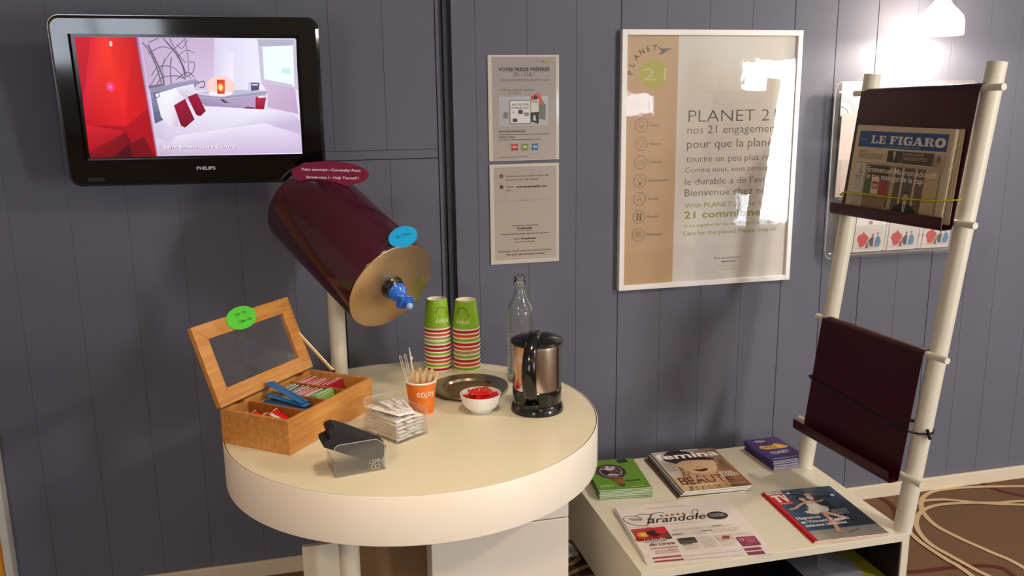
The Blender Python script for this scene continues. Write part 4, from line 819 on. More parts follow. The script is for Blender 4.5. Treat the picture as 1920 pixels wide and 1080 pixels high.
def leaflet(x, z, y, w_, h_, label, tilt=6, cm=PAPER, group=None, fn=None):
    o = thing('leaflet', label, 'leaflet', (x, y, z)); o.rotation_euler = (R(tilt), 0, 0)
    G().box((0, -.0016, 0), (w_, 0, h_)).build('paper', cm, o)
    if fn:
        c = Canvas(lambda u, v, h: Vector((u, -.0017-h, v)), .00004); fn(c); c.build('print', INKG, o)
    return o
def figs(c):
    c.rect(.0, .0, .106, .209, (226, 218, 216)); c.rect(.047, .094, .060, .104, (150, 24, 26)); c.text('ibis', .049, .0965, .005, (236, 226, 220), x1=.0585, bold=.02); c.lines(.02, .145, .09, .135, 2, (196, 186, 184))
    c.poly(smooth([(.018, .030), (.010, .045), (.016, .058), (.026, .062), (.032, .070), (.040, .060), (.052, .052), (.050, .040), (.040, .020), (.022, .018), (.018, .030)], 3)[:-1], (206, 36, 34)); c.ell(.056, .035, .006, .009, (170, 150, 120)); c.ell(.068, .057, .004, .005, (150, 100, 80)); c.poly([(.056, .040), (.066, .052), (.073, .050), (.074, .014), (.062, .014)], (40, 36, 46)); c.ell(.087, .060, .004, .005, (160, 120, 96)); c.poly([(.078, .016), (.080, .044), (.087, .054), (.095, .05), (.102, .035), (.098, .016)], (70, 130, 176)); c.ell(.050, .014, .045, .004, (206, 196, 190)); c.poly([(.045, .012), (.055, .012), (.055, .03), (.047, .03)], (90, 60, 50))
for i, (x, lab) in enumerate(((1.742, 'white ibis leaflet with red and blue figures, leftmost front leaflet in the clear wall holder'), (1.8, 'white ibis leaflet with red and blue figures, middle front leaflet in the clear wall holder'), (1.918, 'white ibis leaflet with red and blue figures, rightmost front leaflet in the clear wall holder'), (2.065, 'white ibis leaflet with red and blue figures, rightmost front leaflet in the clear wall holder'))):
    x = (1.785, 1.9145, 2.05, 2.09)[i] if i < 3 else None
    if x is None: continue
    leaflet(x, .927, -.046-.0*i, .106, .209, lab, fn=figs, group='ibis leaflets')
    for k_ in range(4 if i == 2 else 3):
        leaflet(x-(.013 if i == 2 else .010)*(k_+1), .9275, -.0435+.0025*k_+.0005, .106, .209, 'white ibis leaflet, %s behind the %s front one in the wall holder' % (('first', 'second', 'third', 'fourth')[k_], ('leftmost', 'middle', 'rightmost')[i]), fn=figs if (k_ < 4 and i == 2) else None, group='ibis leaflets')
def beige(c): c.rect(0, 0, .22, .27, [(196, 176, 166), (196, 176, 164), (190, 172, 160), (186, 168, 156)])
leaflet(1.712, 1.112, -.0345, .215, .258, 'plain beige pink sheet in the upper left of the clear wall holder', tilt=2, fn=beige)
def rings(c):
    c.rect(0, 0, .13, .11, (196, 196, 196)); c.ring(.012, .012, .075, .005, (240, 240, 240), n=40, a0=-10, a1=90); c.ring(.005, .005, .05, .02, (150, 156, 160), n=40, a0=-5, a1=95); c.ring(.0, .0, .03, .003, (90, 94, 100), n=40, a0=0, a1=90)
leaflet(1.712, 1.372, -.0340, .12, .092, 'grey sheet with white curved rings at the top left of the clear wall holder', tilt=0, fn=rings)
def orange(c):
    c.rect(0, 0, .2, .29, (214, 216, 220)); c.poly([(.09, .24), (.2, .24), (.2, .16), (.10, .19)], (226, 100, 40)); c.poly([(.09, .19), (.2, .16), (.2, .08), (.06, .05)], (226, 230, 234)); c.rect(0, 0, .2, .045, (110, 130, 150)); c.rect(0, .02, .2, .03, (60, 60, 70)); c.poly([(.12, .045), (.2, .06), (.2, .1)], (60, 66, 80))
leaflet(1.965, 1.108, -.0345, .20, .29, 'sheet with an orange shape in the right side of the clear wall holder', tilt=2, fn=orange)

# ================================================================== WALL LAMP
o = thing('wall_lamp', 'white glass bell shaped wall lamp shining above the magazine rack', 'lamp', (1.968, -.145, 1.617))
sh = M('opal_glass', (250, 240, 225), .25, trans=.0, emit=5.0, emcol=(255, 232, 200), var=0)
pr = [(.010, .128), (.016, .120), (.020, .108), (.030, .092), (.046, .076), (.062, .058), (.0675, .040), (.068, .0), (.0665, 0), (.066, .039), (.0605, .056), (.045, .0735), (.029, .089), (.018, .106), (.0145, .119), (.0085, .127), (.010, .128)]
nt = sh.node_tree; pb = nt.nodes['Principled BSDF']; tr = nt.nodes.new('ShaderNodeBsdfTransparent'); mxs = nt.nodes.new('ShaderNodeMixShader'); mxs.inputs[0].default_value = .6
nt.links.new(pb.outputs[0], mxs.inputs[1]); nt.links.new(tr.outputs[0], mxs.inputs[2]); nt.links.new(mxs.outputs[0], nt.nodes['Material Output'].inputs['Surface'])
G().lathe(pr, 48).build('shade', sh, o)
G().lathe([(0, .015), (.010, .018), (.015, .028), (.015, .040), (.009, .055), (.009, .075), (0, .075)], 24).build('bulb', M('lit_bulb', (255, 245, 225), .3, emit=30, emcol=(255, 240, 215)), o)
G().lathe([(0, .11), (.0085, .112), (.0115, .128), (.009, .15), (.004, .16), (.004, .20), (0, .20)], 24).build('socket', STEEL, o)
G().tube([(0, 0, .198), (0, .02, .215), (0, .09, .222), (0, .143, .222)], .005, 12).build('arm', STEEL, o)
G().lathe([(0, 0), (.035, 0), (.035, .008), (.03, .012), (0, .012)], 32, Matrix.Translation((0, .145, .222)) @ Matrix.Rotation(R(90), 4, 'X')).build('wall_rose', STEEL, o)

# ================================================================== TEA BOX
TBA = R(51.5)
tb = thing('tea_box', 'open bamboo tea box with a glazed lid and four compartments', 'tea box', (-.022, -.583, TZ), TBA)
HX, HY, BH, BT = .1575, .0925, .078, .0085     # local x along the long side, y toward the wall
g = G().box((-HX, -HY, 0), (HX, -HY+BT, BH)); g.build('front_wall', BAMBOO, tb, bevel=.001)
G().box((-HX, HY-BT, 0), (HX, HY, BH)).build('back_wall', BAMBOO, tb, bevel=.001)
G().box((-HX, -HY+BT, 0), (-HX+BT, HY-BT, BH)).build('end_wall', BAMBOO, tb, bevel=.001)
G().box((HX-BT, -HY+BT, 0), (HX, HY-BT, BH)).build('end_wall', BAMBOO, tb, bevel=.001)
G().box((-HX+BT, -HY+BT, .004), (HX-BT, HY-BT, .010)).build('base', BAMIN, tb)
cx = [-HX+BT+(2*HX-2*BT)*k_/4 for k_ in range(5)]
for k_ in (1, 2, 3): G().box((cx[k_]-.0025, -HY+BT, .010), (cx[k_]+.0025, HY-BT, BH-.007)).build('divider', BAMIN, tb, bevel=.0006)
# lid, hinged on the back edge and leaning away
lm = Matrix.Translation((-.004, HY, BH+.002)) @ Matrix.Rotation(R(-111), 4, 'X')   # local -y points up the lid
LW_, LH_, LT = .1620, .186, .014
lid = thing('lid', None, None, mat=lm); lid.parent = tb
fw = .036
def fr_piece(poly, nm='frame_rail'): return G().prism(poly, -LT, 0).build(nm, BAMBOO, lid, bevel=.0015)
fr_piece([(-LW_, 0), (LW_, 0), (LW_-fw, -fw), (-LW_+fw, -fw)]); fr_piece([(-LW_, -LH_), (-LW_+fw, -LH_+fw), (LW_-fw, -LH_+fw), (LW_, -LH_)])
fr_piece([(-LW_, 0), (-LW_+fw, -fw), (-LW_+fw, -LH_+fw), (-LW_, -LH_)]); fr_piece([(LW_, 0), (LW_, -LH_), (LW_-fw, -LH_+fw), (LW_-fw, -fw)])
G().box((-LW_+fw-.003, -LH_+fw-.003, -LT*.62), (LW_-fw+.003, -fw+.003, -LT*.48)).build('window_pane', PANEG, lid)
for x in (-.105, .105):
    g = G().box((x-.009, HY-.003, BH+.0005), (x+.009, HY-.0165, BH+.0022)); g.tube([(x-.009, HY, BH+.003), (x+.009, HY, BH+.003)], .003, 10)
    g.box((x-.009, HY+.001, BH+.003), (x+.009, HY+.0065, BH+.016)); g.build('hinge', M('brass', (200, 160, 90), .3, 1), tb, bevel=.0004)
a_ = Vector((HX-BT/2+.006, .020, BH+.001)); b_ = lm @ Vector((LW_-.006, -.118, .003)); 
G().tube([a_, b_], .0048, 8, flat=(.35, 1)).build('lid_stay', M('pale_brass', (224, 206, 170), .35, .6), tb)
G().tube([a_+Vector((0, 0, -.003)), a_+Vector((0, 0, .004))], .0042, 12).tube([b_+Vector((-.002, .002, 0)), b_+Vector((.004, -.003, .002))], .0042, 12).build('stay_screw', BLACK, tb)
tbm = Matrix.Translation((-.022, -.583, TZ)) @ Matrix.Rotation(TBA, 4, 'Z')
sm = tbm @ lm
def frame_sign():
    o = thing('oval_sign', 'green oval card reading Cafe The Coffee Tea on the tea box lid', 'sign', mat=sm @ Matrix.Translation((-.012, -LH_+.014, -LT-.0006)) @ Matrix.Rotation(math.pi, 4, 'X'))
    G().prism(circ(0, 0, .049, .0265, 48), 0, .0012).build('card', M('green_card', (92, 206, 62), .35, var=.02, coat=.2), o)
    c = Canvas(ztop(.0013), .00006); c.text('Caf\u00e9\u2014Th\u00e9', -.019, .007, .007, (30, 70, 24), x1=.019, bold=.012, shear=.2); c.text('Coffee\u2014Tea', -.016, -.011, .007, (30, 70, 24), x1=.028, bold=.012, shear=.2); c.build('lettering', INK, o)
frame_sign()
# sachets standing or lying in the compartments
def sachet(label, mat4, w_, h_, th, col, group, edge=(226, 216, 200), cat='tea bag', name='tea_bag', stripe=None, curl=.003):
    o = thing(name, label, cat, mat=mat4, group=group); n = 6; vs = []; fs = []
    for j, z in ((0, -1), (1, 1)):
        for i in range(n+1):
            for kk in range(3):
                u = w_*(i/n-.5); v = h_*kk/2; bulge = th*.5*math.sin(math.pi*min(max((i/n), .03), .97))*(1 if kk == 1 else .35)
                vs.append((u, v, z*max(bulge, .0003)+curl*math.sin(i*1.3+h_*90)*(kk/2)*.25))
    m_ = (n+1)*3
    for i in range(n):
        for kk in range(2):
            a = i*3+kk; fs += [(a, a+1, a+4, a+3), (m_+a, m_+a+3, m_+a+4, m_+a+1)]
    for i in range(n): fs += [(i*3, (i+1)*3, m_+(i+1)*3, m_+i*3), (i*3+2, m_+i*3+2, m_+(i+1)*3+2, (i+1)*3+2)]
    for kk in range(2): fs += [(kk, m_+kk, m_+kk+1, kk+1), (n*3+kk, n*3+kk+1, m_+n*3+kk+1, m_+n*3+kk)]
    G().add(vs, fs, None, True).build('wrapper', M('foil_%d_%d_%d' % col, col, .35, var=.08, scale=60, coat=.25), o, angle=60)
    c = Canvas(ztop(th*.52), .00006); 
    c.rect(-w_/2, h_*.982, w_/2, h_, edge)
    if stripe: c.rect(-w_*.3, h_*.35, w_*.35, h_*.62, stripe)
    c.build('edge_print', INK, o); return o
def tm(x, y, z, rz=0, rx=0, ry=0): return tbm @ Matrix.Translation((x, y, z)) @ Matrix.Rotation(rz, 4, 'Z') @ Matrix.Rotation(rx, 4, 'X') @ Matrix.Rotation(ry, 4, 'Y')
cc = [(cx[i]+cx[i+1])/2 for i in range(4)]
ORD = ('first', 'second', 'third', 'fourth', 'fifth', 'sixth', 'seventh', 'eighth', 'ninth', 'tenth', 'eleventh', 'twelfth', 'thirteenth', 'fourteenth', 'fifteenth', 'sixteenth')
# nearest compartment: short sticks leaning back toward the hinge
for i, (dx, dy, rz_, rx_, z_, col, lab) in enumerate(((.017, -.078, 4, 27, .034, (206, 22, 22), 'red coffee stick furthest right in the nearest compartment of the tea box'), (.003, -.080, 2, 22, .036, (230, 222, 206), 'white coffee stick in the nearest compartment of the tea box'), (-.010, -.078, 6, 24, .038, (196, 18, 22), 'red coffee stick just left of the white one in the tea box'),
        (-.006, -.072, 14, 26, .034, (212, 26, 22), 'red coffee stick lying crosswise in the nearest compartment of the tea box'), (.010, -.030, 6, 20, .034, (216, 24, 20), 'red coffee stick furthest back in the nearest compartment of the tea box'), (-.010, -.028, 8, 20, .038, (190, 14, 24), 'dark red coffee stick at the left of the nearest compartment of the tea box'))):
    sachet(lab, tm(cc[0]+dx, dy, z_, R(rz_), R(rx_)), .0165, .078, .007, col, 'coffee sticks in the nearest compartment', cat='coffee stick', name='coffee_stick')
# second compartment: blue sticks piled up to the rim
for i in range(9):
    x_ = (-.014, .014, -.004, .016, -.012, .004, -.008, .008, .008)[i]; z = .024+.0056*i; lift = 14 if i == 8 else (4 if i == 7 else 1.5)
    lab = ('blue coffee stick on top of the pile, tilted up toward the lid' if i == 8 else 'blue coffee stick with a white label near the top of its pile' if i == 7 else 'blue coffee stick, %s from the bottom of its pile in the second compartment' % ORD[i])
    sachet(lab, tm(cc[1]+x_, -.050+.006*(i % 3), z, R((4, -5, 3, -6, 5, -5, 4, -4, -8)[i]), R(lift)), .024, .118, .007, (46, 130, 190) if i % 2 else (28, 98, 156), 'blue coffee sticks in the second compartment', cat='coffee stick', name='coffee_stick', stripe=(196, 200, 216) if i == 7 else None)
# third and fourth compartments: tea bags filed one behind another, leaning back
rows3 = [(20, 84, 40)]*3+[(60, 26, 60)]*4+[(170, 26, 46)]*4+[(30, 120, 50)]*3+[(110, 160, 70)]*2
names3 = {(20, 84, 40): 'dark green', (60, 26, 60): 'dark purple', (170, 26, 46): 'crimson', (30, 120, 50): 'bright green', (110, 160, 70): 'pale green'}
y = HY-BT-.038
for i, col in enumerate(rows3):
    sachet('%s tea bag, %s from the hinge in the third compartment' % (names3[col], ORD[i]), tm(cc[2]-.001+random.uniform(-.002, .002), y-i*.0076, .018+random.uniform(-.002, .002), R(random.uniform(-3, 3)), R(60+random.uniform(-4, 4)+(8 if i > 12 else 0))), .062, .058, .0045, col, 'tea bags in the third compartment')
for i in range(10):
    sachet('crimson tea bag, %s from the hinge in the fourth compartment' % ORD[i], tm(cc[3]-.001+random.uniform(-.002, .002), y-i*.0085, .016+random.uniform(-.002, .002), R(random.uniform(-3, 3)), R(58+random.uniform(-4, 4)+(16 if i > 7 else 0))), .062, .058, .0045, (160, 16, 40) if i % 2 else (178, 26, 50), 'tea bags in the fourth compartment')

# ================================================================== BLACK SLEEVES IN AN ACRYLIC HOLDER
HA = R(9.6); hm = Matrix.Translation((.0396, -.904, TZ)) @ Matrix.Rotation(HA, 4, 'Z')
ho = thing('acrylic_holder', 'clear acrylic holder at the table front with black paper sleeves leaning in it', 'holder', mat=hm)
HWd, HD = .1025, .075
def plate(pts, a, b, nm='front_plate'):
    n = len(pts); g = G(); g.add([(x, a, z) for x, z in pts]+[(x, b, z) for x, z in pts], [tuple(range(n)), tuple(range(n, 2*n))[::-1]]+[(i, (i+1) % n, n+(i+1) % n, n+i) for i in range(n)]); return g.build(nm, ACRYL, ho)
plate([(0, 0), (HWd, 0), (HWd, .055)]+[(HWd-.016, .068)]+[(.009, .068), (.002, .064), (0, .056)], 0, .0024)
plate([(0, 0), (HWd, 0), (HWd, .088), (.02, .088), (0, .07)], HD-.0024, HD, 'back_plate')
G().box((.0002, .0026, 0), (HWd-.0002, HD-.0026, .0024)).build('base', ACRYL, ho)
G().box((.0001, .0026, .0025), (.0024, HD-.0026, .030)).build('side_plate', ACRYL, ho); G().box((HWd-.0024, .0026, .0025), (HWd-.0001, HD-.0026, .062)).build('side_plate', ACRYL, ho)
EDG = M('acrylic_edge', (220, 222, 224), .15, trans=.4)
G().tube([(0.0, .0, .055), (.002, 0, .064), (.009, 0, .0685), (HWd-.016, 0, .0685), (HWd, 0, .055), (HWd, 0, .002)], .0007, 6).build('polished_edge', EDG, ho)
c = Canvas(lambda u, v, h: Vector((u, -.0001-h, v)), .00006); c.text('CGMP', .070, .017, .0095, (214, 206, 196), x1=.092, bold=-.01); c.ring(.078, .010, .0045, .0007, (214, 206, 196)); c.ring(.0865, .010, .0045, .0007, (214, 206, 196)); c.build('engraving', INK, ho)
SLV = M('black_sleeve_paper', (34, 32, 36), .8, var=.15, scale=60)
for i in range(12):
    # long axis slopes down to the right; the sleeves are stacked one above the other
    mt = hm @ Matrix.Translation((.092, .006+.0004*i, .0055)) @ Matrix.Rotation(R(29), 4, 'Y') @ Matrix.Translation((-.001-.0008*abs(i-6), 0, .0036*i))
    o = thing('paper_sleeve', 'black paper sleeve, topmost of the leaning stack in the clear holder' if i == 11 else 'black paper sleeve, %s up in the leaning stack in the clear holder' % ('lowest', 'second', 'third', 'fourth', 'fifth', 'sixth', 'seventh', 'eighth', 'ninth', 'tenth', 'eleventh', '')[i], 'sleeve', mat=mt, group='black paper sleeves')
    L_ = .124+.005*math.sin(i*.9)-.0008*abs(i-6); g = G(); ns = 8
    pr = []
    for s_ in range(ns+1):
        u = -L_*s_/ns; pr.append((u, .0012*math.sin(s_/ns*math.pi)))
    for y0, y1 in ((0, .058),):
        vs = [(u, y0, z) for u, z in pr]+[(u, y1+(0 if 0 < k_ < ns else -.008), z) for k_, (u, z) in enumerate(pr)]+[(u, y0, z+.0034) for u, z in pr]+[(u, y1+(0 if 0 < k_ < ns else -.008), z+.0034) for k_, (u, z) in enumerate(pr)]
        n = ns+1; fs = []
        for k_ in range(ns): fs += [(k_, k_+1, n+k_+1, n+k_), (2*n+k_, 3*n+k_, 3*n+k_+1, 2*n+k_+1), (k_, 2*n+k_, 2*n+k_+1, k_+1), (n+k_, n+k_+1, 3*n+k_+1, 3*n+k_)]
        fs += [(0, n, 3*n, 2*n), (ns, 2*n+ns, 3*n+ns, n+ns)]; g.add(vs, fs)
    g.build('folded_paper', SLV, o, angle=60)

# ================================================================== SUGAR SACHETS IN AN ACRYLIC BOX
QA = R(32); qm = Matrix.Translation((.1787, -.7647, TZ)) @ Matrix.Rotation(QA, 4, 'Z')
sbx = thing('acrylic_box', 'clear acrylic box heaped with white sugar sachets', 'box', mat=qm)
QW, QD, QH = .088, .118, .056
def wall_(a, b, nm='side_plate'): return G().box(a, b).build(nm, ACRYL, sbx, bevel=.0004)
wall_((0, 0, 0), (QW, QD, .002), 'base'); wall_((0, 0, .002), (QW, .002, .050), 'front_plate'); wall_((0, .002, .002), (.002, QD, .054)); wall_((QW-.002, .002, .002), (QW, QD, .058))
g = G(); n_ = [(0, .002), (QW, .002), (QW, .066), (QW-.01, .072), (.012, .078), (.003, .074), (0, .066)]
g.add([(x, QD-.002, z) for x, z in n_]+[(x, QD, z) for x, z in n_], [tuple(range(7)), tuple(range(7, 14))[::-1]]+[(i, (i+1) % 7, 7+(i+1) % 7, 7+i) for i in range(7)]); g.build('back_plate', ACRYL, sbx)
G().tube([(0, .001, .002), (0, .001, .05), (0, QD, .0655), (.003, QD, .074), (.012, QD, .078), (QW-.01, QD, .072), (QW, QD, .0655), (QW, .001, .0585), (QW, .001, .002)], .0007, 6).build('polished_edge', EDG, sbx)
SUG = M('sugar_paper', (236, 230, 226), .6, var=.03, scale=60, bump=.3, bscale=150)
proto = None
k_ = 0
for lay in range(7):
    for col_ in range(3):
        mt = qm @ Matrix.Translation((.017+.0265*col_+random.uniform(-.0015, .0015), QD/2+random.uniform(-.003, .003), .0060+.0082*lay+(random.uniform(0, .006) if lay == 6 else 0))) @ Matrix.Rotation(R(90+random.uniform(-4, 4)+(random.uniform(-22, 22) if lay == 6 else 0)), 4, 'Z') @ Matrix.Rotation(R(random.uniform(-5, 5)*(3 if lay == 6 else 1)), 4, 'X')
        if proto is None:
            o = thing('sugar_sachet', 'x', 'sugar sachet', mat=mt); g = G(); nn = 10; w2, h2 = .054, .0132
            vs = []; fs = []
            for s_ in (-1, 1):
                for i in range(nn+1):
                    for j in range(5):
                        u = -w2+2*w2*i/nn; v = -h2+2*h2*j/4; b_l = (1-abs(u/w2)**6)*(1-abs(v/h2)**3)*.0034+.0002; vs.append((u, v, s_*b_l+.0004*math.sin(u*260+v*90)))
            m_ = (nn+1)*5
            for i in range(nn):
                for j in range(4):
                    a = i*5+j; fs += [(a, a+1, a+6, a+5), (m_+a, m_+a+5, m_+a+6, m_+a+1)]
            for i in range(nn): fs += [(i*5, i*5+5, m_+i*5+5, m_+i*5), (i*5+4, m_+i*5+4, m_+i*5+9, i*5+9)]
            for j in range(4): fs += [(j, m_+j, m_+j+1, j+1), (nn*5+j, nn*5+j+1, m_+nn*5+j+1, m_+nn*5+j)]
            g.add(vs, fs, None, True).build('wrapper', SUG, o, angle=80)
            fm = lambda sgn: (lambda u, v, h: Vector((u*sgn, v, sgn*((1-min(1, abs(u/w2))**6)*(1-min(1, abs(v/h2))**3)*.0034+.0006+h))))
            c = Canvas(fm(1), .00006)
            c.ring(.036, 0, .0072, .0010, (110, 104, 104), n=16); c.ring(.036, 0, .0035, .0012, (110, 104, 104), n=10, a0=20, a1=220); c.ring(-.042, .002, .0045, .0007, (130, 124, 124), n=12)
            c.text('SUCRE', -.020, .003, .0042, (90, 84, 84), x1=-.002); c.lines(-.028, .000, .022, -.006, 2, (120, 112, 112), h=.0014, rag=.1); c.build('wrapper_print', INK, o)
            fm2 = lambda u, v, h: Vector((u, -h2-.0002-h, v)); proto = o
        else: o = copy_tree(proto); o.matrix_world = mt
        o['label'] = 'white sugar sachet, %s column %s of the heap in the clear box' % (('left', 'middle', 'right')[col_], ('bottom layer', 'second layer', 'third layer', 'fourth layer', 'fifth layer', 'sixth layer', 'top')[lay])
        o['group'] = 'sugar sachets in the clear box'; k_ += 1

# ================================================================== PAPER CUPS
def cupmat(nm, col):
    mt = M(nm, col, .5, var=.04, scale=30, bump=.42, bscale=170, spec=.4); n = mt.node_tree.nodes; L = mt.node_tree.links
    vo = n.new('ShaderNodeTexVoronoi'); vo.inputs['Scale'].default_value = 210; vo.inputs['Randomness'].default_value = .25
    tc = [x for x in n if x.type == 'TEX_COORD'][0]; bp = [x for x in n if x.type == 'BUMP'][0]; bp.invert = True; bp.inputs['Distance'].default_value = .0035
    L.new(tc.outputs['Object'], vo.inputs['Vector']); L.new(vo.outputs['Distance'], bp.inputs['Height']); return mt
CUPC = {'orange': cupmat('cup_orange', (228, 118, 34)), 'green': cupmat('cup_green', (136, 182, 38)), 'red': cupmat('cup_red', (178, 34, 42)), 'beige': cupmat('cup_beige', (168, 146, 106)), 'burnt orange': cupmat('cup_burnt', (206, 84, 30))}
CW = M('cup_white', (238, 228, 214), .5, var=.02)
RT, RB, CH = .0372, .0275, .081
def cup(label, mat4, colr, group=None, deco=True):
    o = thing('paper_cup', label, 'cup', mat=mat4, group=group)
    G().lathe([(RB, .0), (RB+.0006, .0005), (RT-.0006, CH-.004), (RT-.0016, CH-.004), (RB-.0006, .0005), (RB, 0)], 56).build('sleeve', CUPC[colr], o)
    G().lathe([(RB-.0007, .0004), (RT-.0017, CH-.004), (RT, CH-.0042), (RT+.0008, CH-.0022), (RT, CH-.0004), (RT-.0014, CH), (RT-.0024, CH-.002), (RB-.0022, .008), (0, .008), (0, .007), (RB-.0022, .007), (RB-.0022, 0), (RB-.0007, .0004)], 56).build('liner', CW, o)
    return o
def cupcanvas(o, u0, turn=1):
    # u = arc length round the cup, v = height
    def f(u, v, h):
        r = RB+(RT-RB)*v/CH+.0006+h; a = u0+turn*u/RT; return Vector((r*math.cos(a), r*math.sin(a), v))
    return Canvas(f, .00006)
CPX, CPY = .2605, -.572
o = cup('orange paper cup printed enjoy, holding wooden stirrers', Matrix.Translation((CPX, CPY, TZ)), 'orange')
aim = math.atan2(-2.56-CPY, -CPX)
c = cupcanvas(o, aim); c.text('enjoy', -.012, .047, .0185, (246, 238, 224), x1=.0385, bold=-.004)
for x_ in (-.001, .008): c.rect(x_, .0465, x_+.0075, .0475, (246, 238, 224))
c.stroke(smooth([(-.008, .036), (.0, .027), (.012, .026), (.022, .034)]), .0012, (240, 190, 120)); c.build('cup_print', INK, o)
def stack(cx_, cy_, cols, pitch, which, phase):
    n = len(cols)
    for i, cl in enumerate(cols):
        top = i == n-1; pos = 'cup with its print showing, topmost of the %s stack' % which if top else ('cup at the bottom of the %s stack' % which if i == 0 else 'cup, %s from the bottom of the %s stack' % (('', 'second', 'third', 'fourth', 'fifth', 'sixth', 'seventh', 'eighth', 'ninth', 'tenth', 'eleventh')[i], which))
        mt = Matrix.Translation((cx_+random.uniform(-.0006, .0006), cy_+random.uniform(-.0006, .0006), TZ+CH+pitch*i)) @ Matrix.Rotation(math.pi, 4, 'X')
        o = cup('%s paper %s' % (cl, pos.replace(' cup', ' cup')), mt, cl, 'paper cups stacked upside down')
        if top:
            a = math.atan2(-(-2.56-cy_), -cx_)+phase
            c = cupcanvas(o, a); c.text('enjoy', -.016, .052, .015, (226, 236, 190), x1=.026, bold=.0); c.stroke(smooth([(-.014, .042), (-.010, .026), (.004, .018), (.018, .022), (.024, .034)]), [.0012]+[.0022]*40, (70, 50, 30) if phase > 0 else (150, 60, 30)); c.build('cup_print', INK, o)
L_cols = ['red', 'green', 'burnt orange', 'red', 'green', 'red', 'red', 'green', 'beige', 'burnt orange', 'red', 'green']
R_cols = ['green', 'burnt orange', 'red', 'green', 'beige', 'burnt orange', 'red', 'green', 'burnt orange', 'red', 'green']
stack(.354, -.248, L_cols, .0109, 'left', -.55); stack(.4306, -.268, R_cols, .0117, 'right', .15)
# stirrers
for i in range(12):
    fx = -.022+.0040*i; t_ = .010*math.sin(i*2.1); lean_ = -.04+.027*i
    mt = Matrix.Translation((CPX+fx*.72, CPY-.001+t_, TZ+.0095)) @ Matrix.Rotation(R(-3+1.5*i), 4, 'Y') @ Matrix.Rotation(R(-5*math.sin(i*2.1)), 4, 'X')
    o = thing('wooden_stirrer', 'flat wooden stirrer, %s from the left in the orange paper cup' % ('first', 'second', 'third', 'fourth', 'fifth', 'sixth', 'seventh', 'eighth', 'ninth', 'tenth', 'eleventh', 'last')[i], 'stirrer', mat=mt, group='wooden stirrers in the orange cup')
    SLn = .090+.004*math.sin(i*3.7)
    G().prism([(-.0034, 0), (.0034, 0), (.0034, SLn)]+[(.0034*math.cos(R(a)), SLn+.0034*math.sin(R(a))) for a in (30, 60, 90, 120, 150)]+[(-.0034, SLn)], -.0007, .0007, Matrix.Rotation(R(90), 4, 'X')).build('stick', STICK, o)
for i, (p0, p1, lab) in enumerate((((.243, -.575, .722), (.214, -.565, .850), 'thin clear stirring stick, leftmost in the orange cup'), ((.247, -.577, .722), (.226, -.562, .852), 'thin clear stirring stick, second from the left in the orange cup'), ((.252, -.562, .722), (.237, -.56, .868), 'tall thin white stick standing highest in the orange cup'))):
    o = thing('thin_stick', lab, 'stirrer', p0); d = Vector(p1)-Vector(p0)
    g = G()
    if i < 2: g.tube([(-.0016, 0, 0), d+Vector((-.0022, 0, 0))], .0006, 6); g.tube([(.0016, 0, 0), d+Vector((.0022, 0, 0))], .0006, 6); g.tube([d+Vector((-.0022, 0, 0)), d+Vector((.0022, 0, 0))], .0006, 6)
    else: g.tube([(0, 0, 0), d*.8, d], [.0018, .0018, .0012], 8); g.tube([d*.78, d*.82+Vector((.004, 0, 0)), d*.85], .0016, 6)
    g.build('stick', M('pale_plastic', (226, 210, 186), .4), o)

# ================================================================== TRAY, BOWL, BOTTLE, KETTLE
o = thing('metal_tray', 'round dull metal tray with a recessed centre, behind the white bowl', 'tray', (.402, -.447, TZ))
G().lathe([(0, .0015), (.052, .0015), (.060, .004), (.064, .0095), (.070, .0105), (.094, .0125), (.099, .0115), (.100, .0085), (.099, .007), (.094, .0085), (.068, .0085), (.062, .003), (.055, .0), (0, 0)], 96).build('dish', TRAYM, o)
bo = thing('white_bowl', 'small white porcelain bowl filled with red wrapped sweets', 'bowl', (.398, -.606, TZ))
G().lathe([(0, .002), (.022, .002), (.0235, 0), (.025, 0), (.0275, .004), (.0385, .013), (.0455, .026), (.049, .042), (.0495, .0445), (.048, .045), (.0468, .0435), (.0435, .028), (.036, .0155), (.026, .0075), (0, .006)], 72).build('dish', WHITE, bo)
RW = M('red_wrapper', (206, 24, 26), .22, var=.12, scale=60, coat=.4, bump=.5, bscale=90)
SWP = [(0, .010, a) for a in range(0, 360, 72)]+[(1, .019, a+20) for a in range(0, 360, 60)]+[(2, .024, a) for a in range(0, 360, 60)]+[(3, .014, a+30) for a in range(0, 360, 90)]
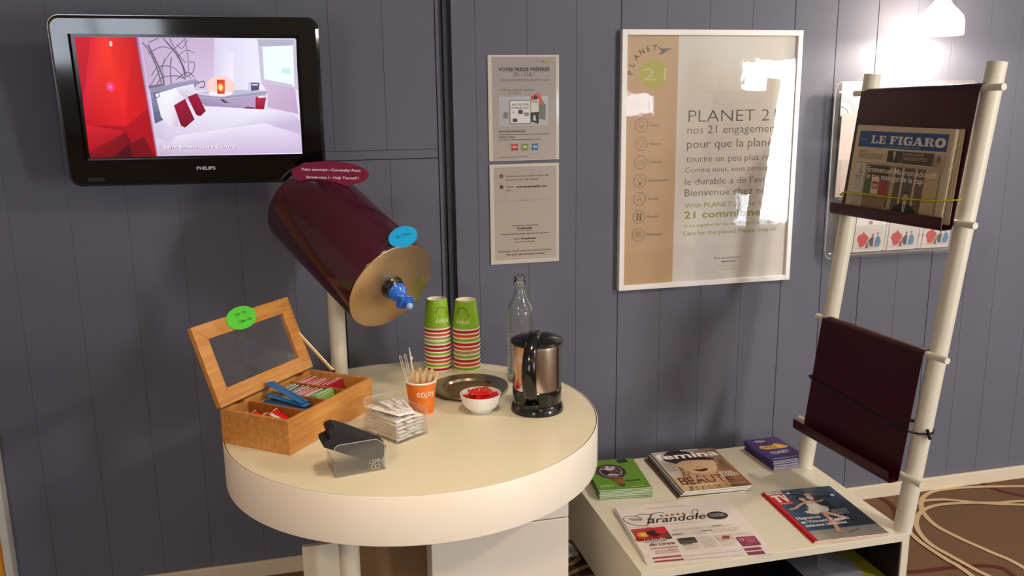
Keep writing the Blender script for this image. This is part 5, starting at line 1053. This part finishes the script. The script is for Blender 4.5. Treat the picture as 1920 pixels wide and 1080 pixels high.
for i, (ly, rr, an) in enumerate(SWP):
    mt = Matrix.Translation((.398+rr*math.cos(R(an)), -.606+rr*math.sin(R(an)), TZ+.018+.0098*ly)) @ Matrix.Rotation(R(an*1.7), 4, 'Z') @ Matrix.Rotation(R(random.uniform(-24, 24)), 4, 'X') @ Matrix.Rotation(R(random.uniform(-14, 14)), 4, 'Y')
    o = thing('wrapped_sweet', 'red foil wrapped sweet on top of the heap in the white bowl' if ly > 1 else 'red foil wrapped sweet lower in the heap in the white bowl', 'sweet', mat=mt, group='red wrapped sweets')
    g = G(); vs = []; fs = []; ns = 9
    for a in range(ns):
        u = -1+2*a/(ns-1); e = abs(u) > .7; wv = (.011 if not e else .012) ; hv = .0052*(1-abs(u)**4)+.0005
        for b in range(10):
            t_ = 2*math.pi*b/10; vs.append((u*.0185, math.cos(t_)*wv*(1+.12*random.uniform(-1, 1)), math.sin(t_)*hv+(random.uniform(-.0022, .0022) if e else random.uniform(-.0007, .0007))))
    for a in range(ns-1):
        for b in range(10): fs.append((a*10+b, a*10+(b+1) % 10, (a+1)*10+(b+1) % 10, (a+1)*10+b))
    fs += [tuple(range(10))[::-1], tuple((ns-1)*10+b for b in range(10))]
    g.add(vs, fs, None, True).build('wrapper', RW, o, angle=28)
    c = Canvas(ztop(.0058), .00006); c.text('ibis', -.004, -.002, .004, (226, 190, 180)); c.build('wrapper_print', INK, o)
bt = thing('glass_bottle', 'empty clear glass bottle standing behind the kettle', 'bottle', (.5485, -.408, TZ))
G().lathe([(0, .010), (.020, .006), (.026, .0), (.033, .002), (.0350, .008), (.0350, .185), (.0335, .196), (.027, .212), (.018, .226), (.0145, .238), (.0138, .252), (.0135, .258), (.0155, .260), (.0155, .270), (.0142, .272), (.0142, .284), (.0120, .286), (.0112, .284), (.0112, .240), (.0150, .226), (.024, .211), (.0305, .195), (.0320, .185), (.0320, .012), (.026, .008), (0, .016)], 64).build('glass_body', GLASS, bt)
ke = thing('kettle', 'brushed steel electric kettle with black lid, handle and base', 'kettle', (.532, -.630, TZ), math.atan2(-2.56+.63, -.532)-R(12))
# local +x points toward the viewer side where the handle is
G().lathe([(0, 0), (.0635, 0), (.0640, .004), (.0625, .012), (.0600, .018), (.0585, .021), (0, .021)], 80).build('power_base', BLACK, ke)
G().lathe([(0, .0215), (.0575, .0215), (.0585, .024), (.0590, .056), (.0575, .0575), (0, .0575)], 80).build('lower_body', BLACK, ke)
G().lathe([(.0572, .058), (.0580, .0585), (.0580, .160), (.0575, .1655), (.0560, .1655), (.0560, .058), (.0572, .058)], 96).build('steel_body', STEEL, ke)
g = G(); g.lathe([(0, .1655), (.0585, .1655), (.0625, .168), (.0640, .171), (.0625, .1745), (.050, .181), (.030, .1885), (.012, .1925), (0, .193)], 80); g.build('lid', BLACK, ke)
g = G(); P_ = smooth([(.004, 0, .193), (.030, 0, .192), (.058, 0, .181), (.078, 0, .163), (.0885, 0, .135), (.090, 0, .105), (.084, 0, .078), (.072, 0, .058), (.060, 0, .046), (.054, 0, .042)], 5) if False else [(.004, 0, .192), (.020, 0, .194), (.040, 0, .190), (.058, 0, .181), (.073, 0, .168), (.083, 0, .152), (.0885, 0, .135), (.0905, 0, .118), (.0895, 0, .100), (.086, 0, .083), (.079, 0, .066), (.070, 0, .053), (.060, 0, .045), (.050, 0, .042)]
g.tube(P_, [.0115, .0125, .013, .0135, .0135, .014, .0145, .015, .015, .015, .0145, .014, .014, .014], 16, flat=(1.15, .62)); g.build('handle', BLACK, ke, angle=60)
G().box((.058, -.019, .024), (.074, .019, .034)).build('hinge_block', BLACK, ke, bevel=.002); G().box((.0745, .003, .013), (.0755, .005, .033)).build('water_gauge', BLKM, ke)
G().lathe([(0, .195), (.007, .197), (.006, .201), (0, .202)], 20, Matrix.Translation((.076, 0, -.030))).build('switch', BLACK, ke)
G().prism([(-.056, -.014), (-.072, 0), (-.056, .014)], .148, .166).build('pouring_spout', STEEL, ke, bevel=.001)
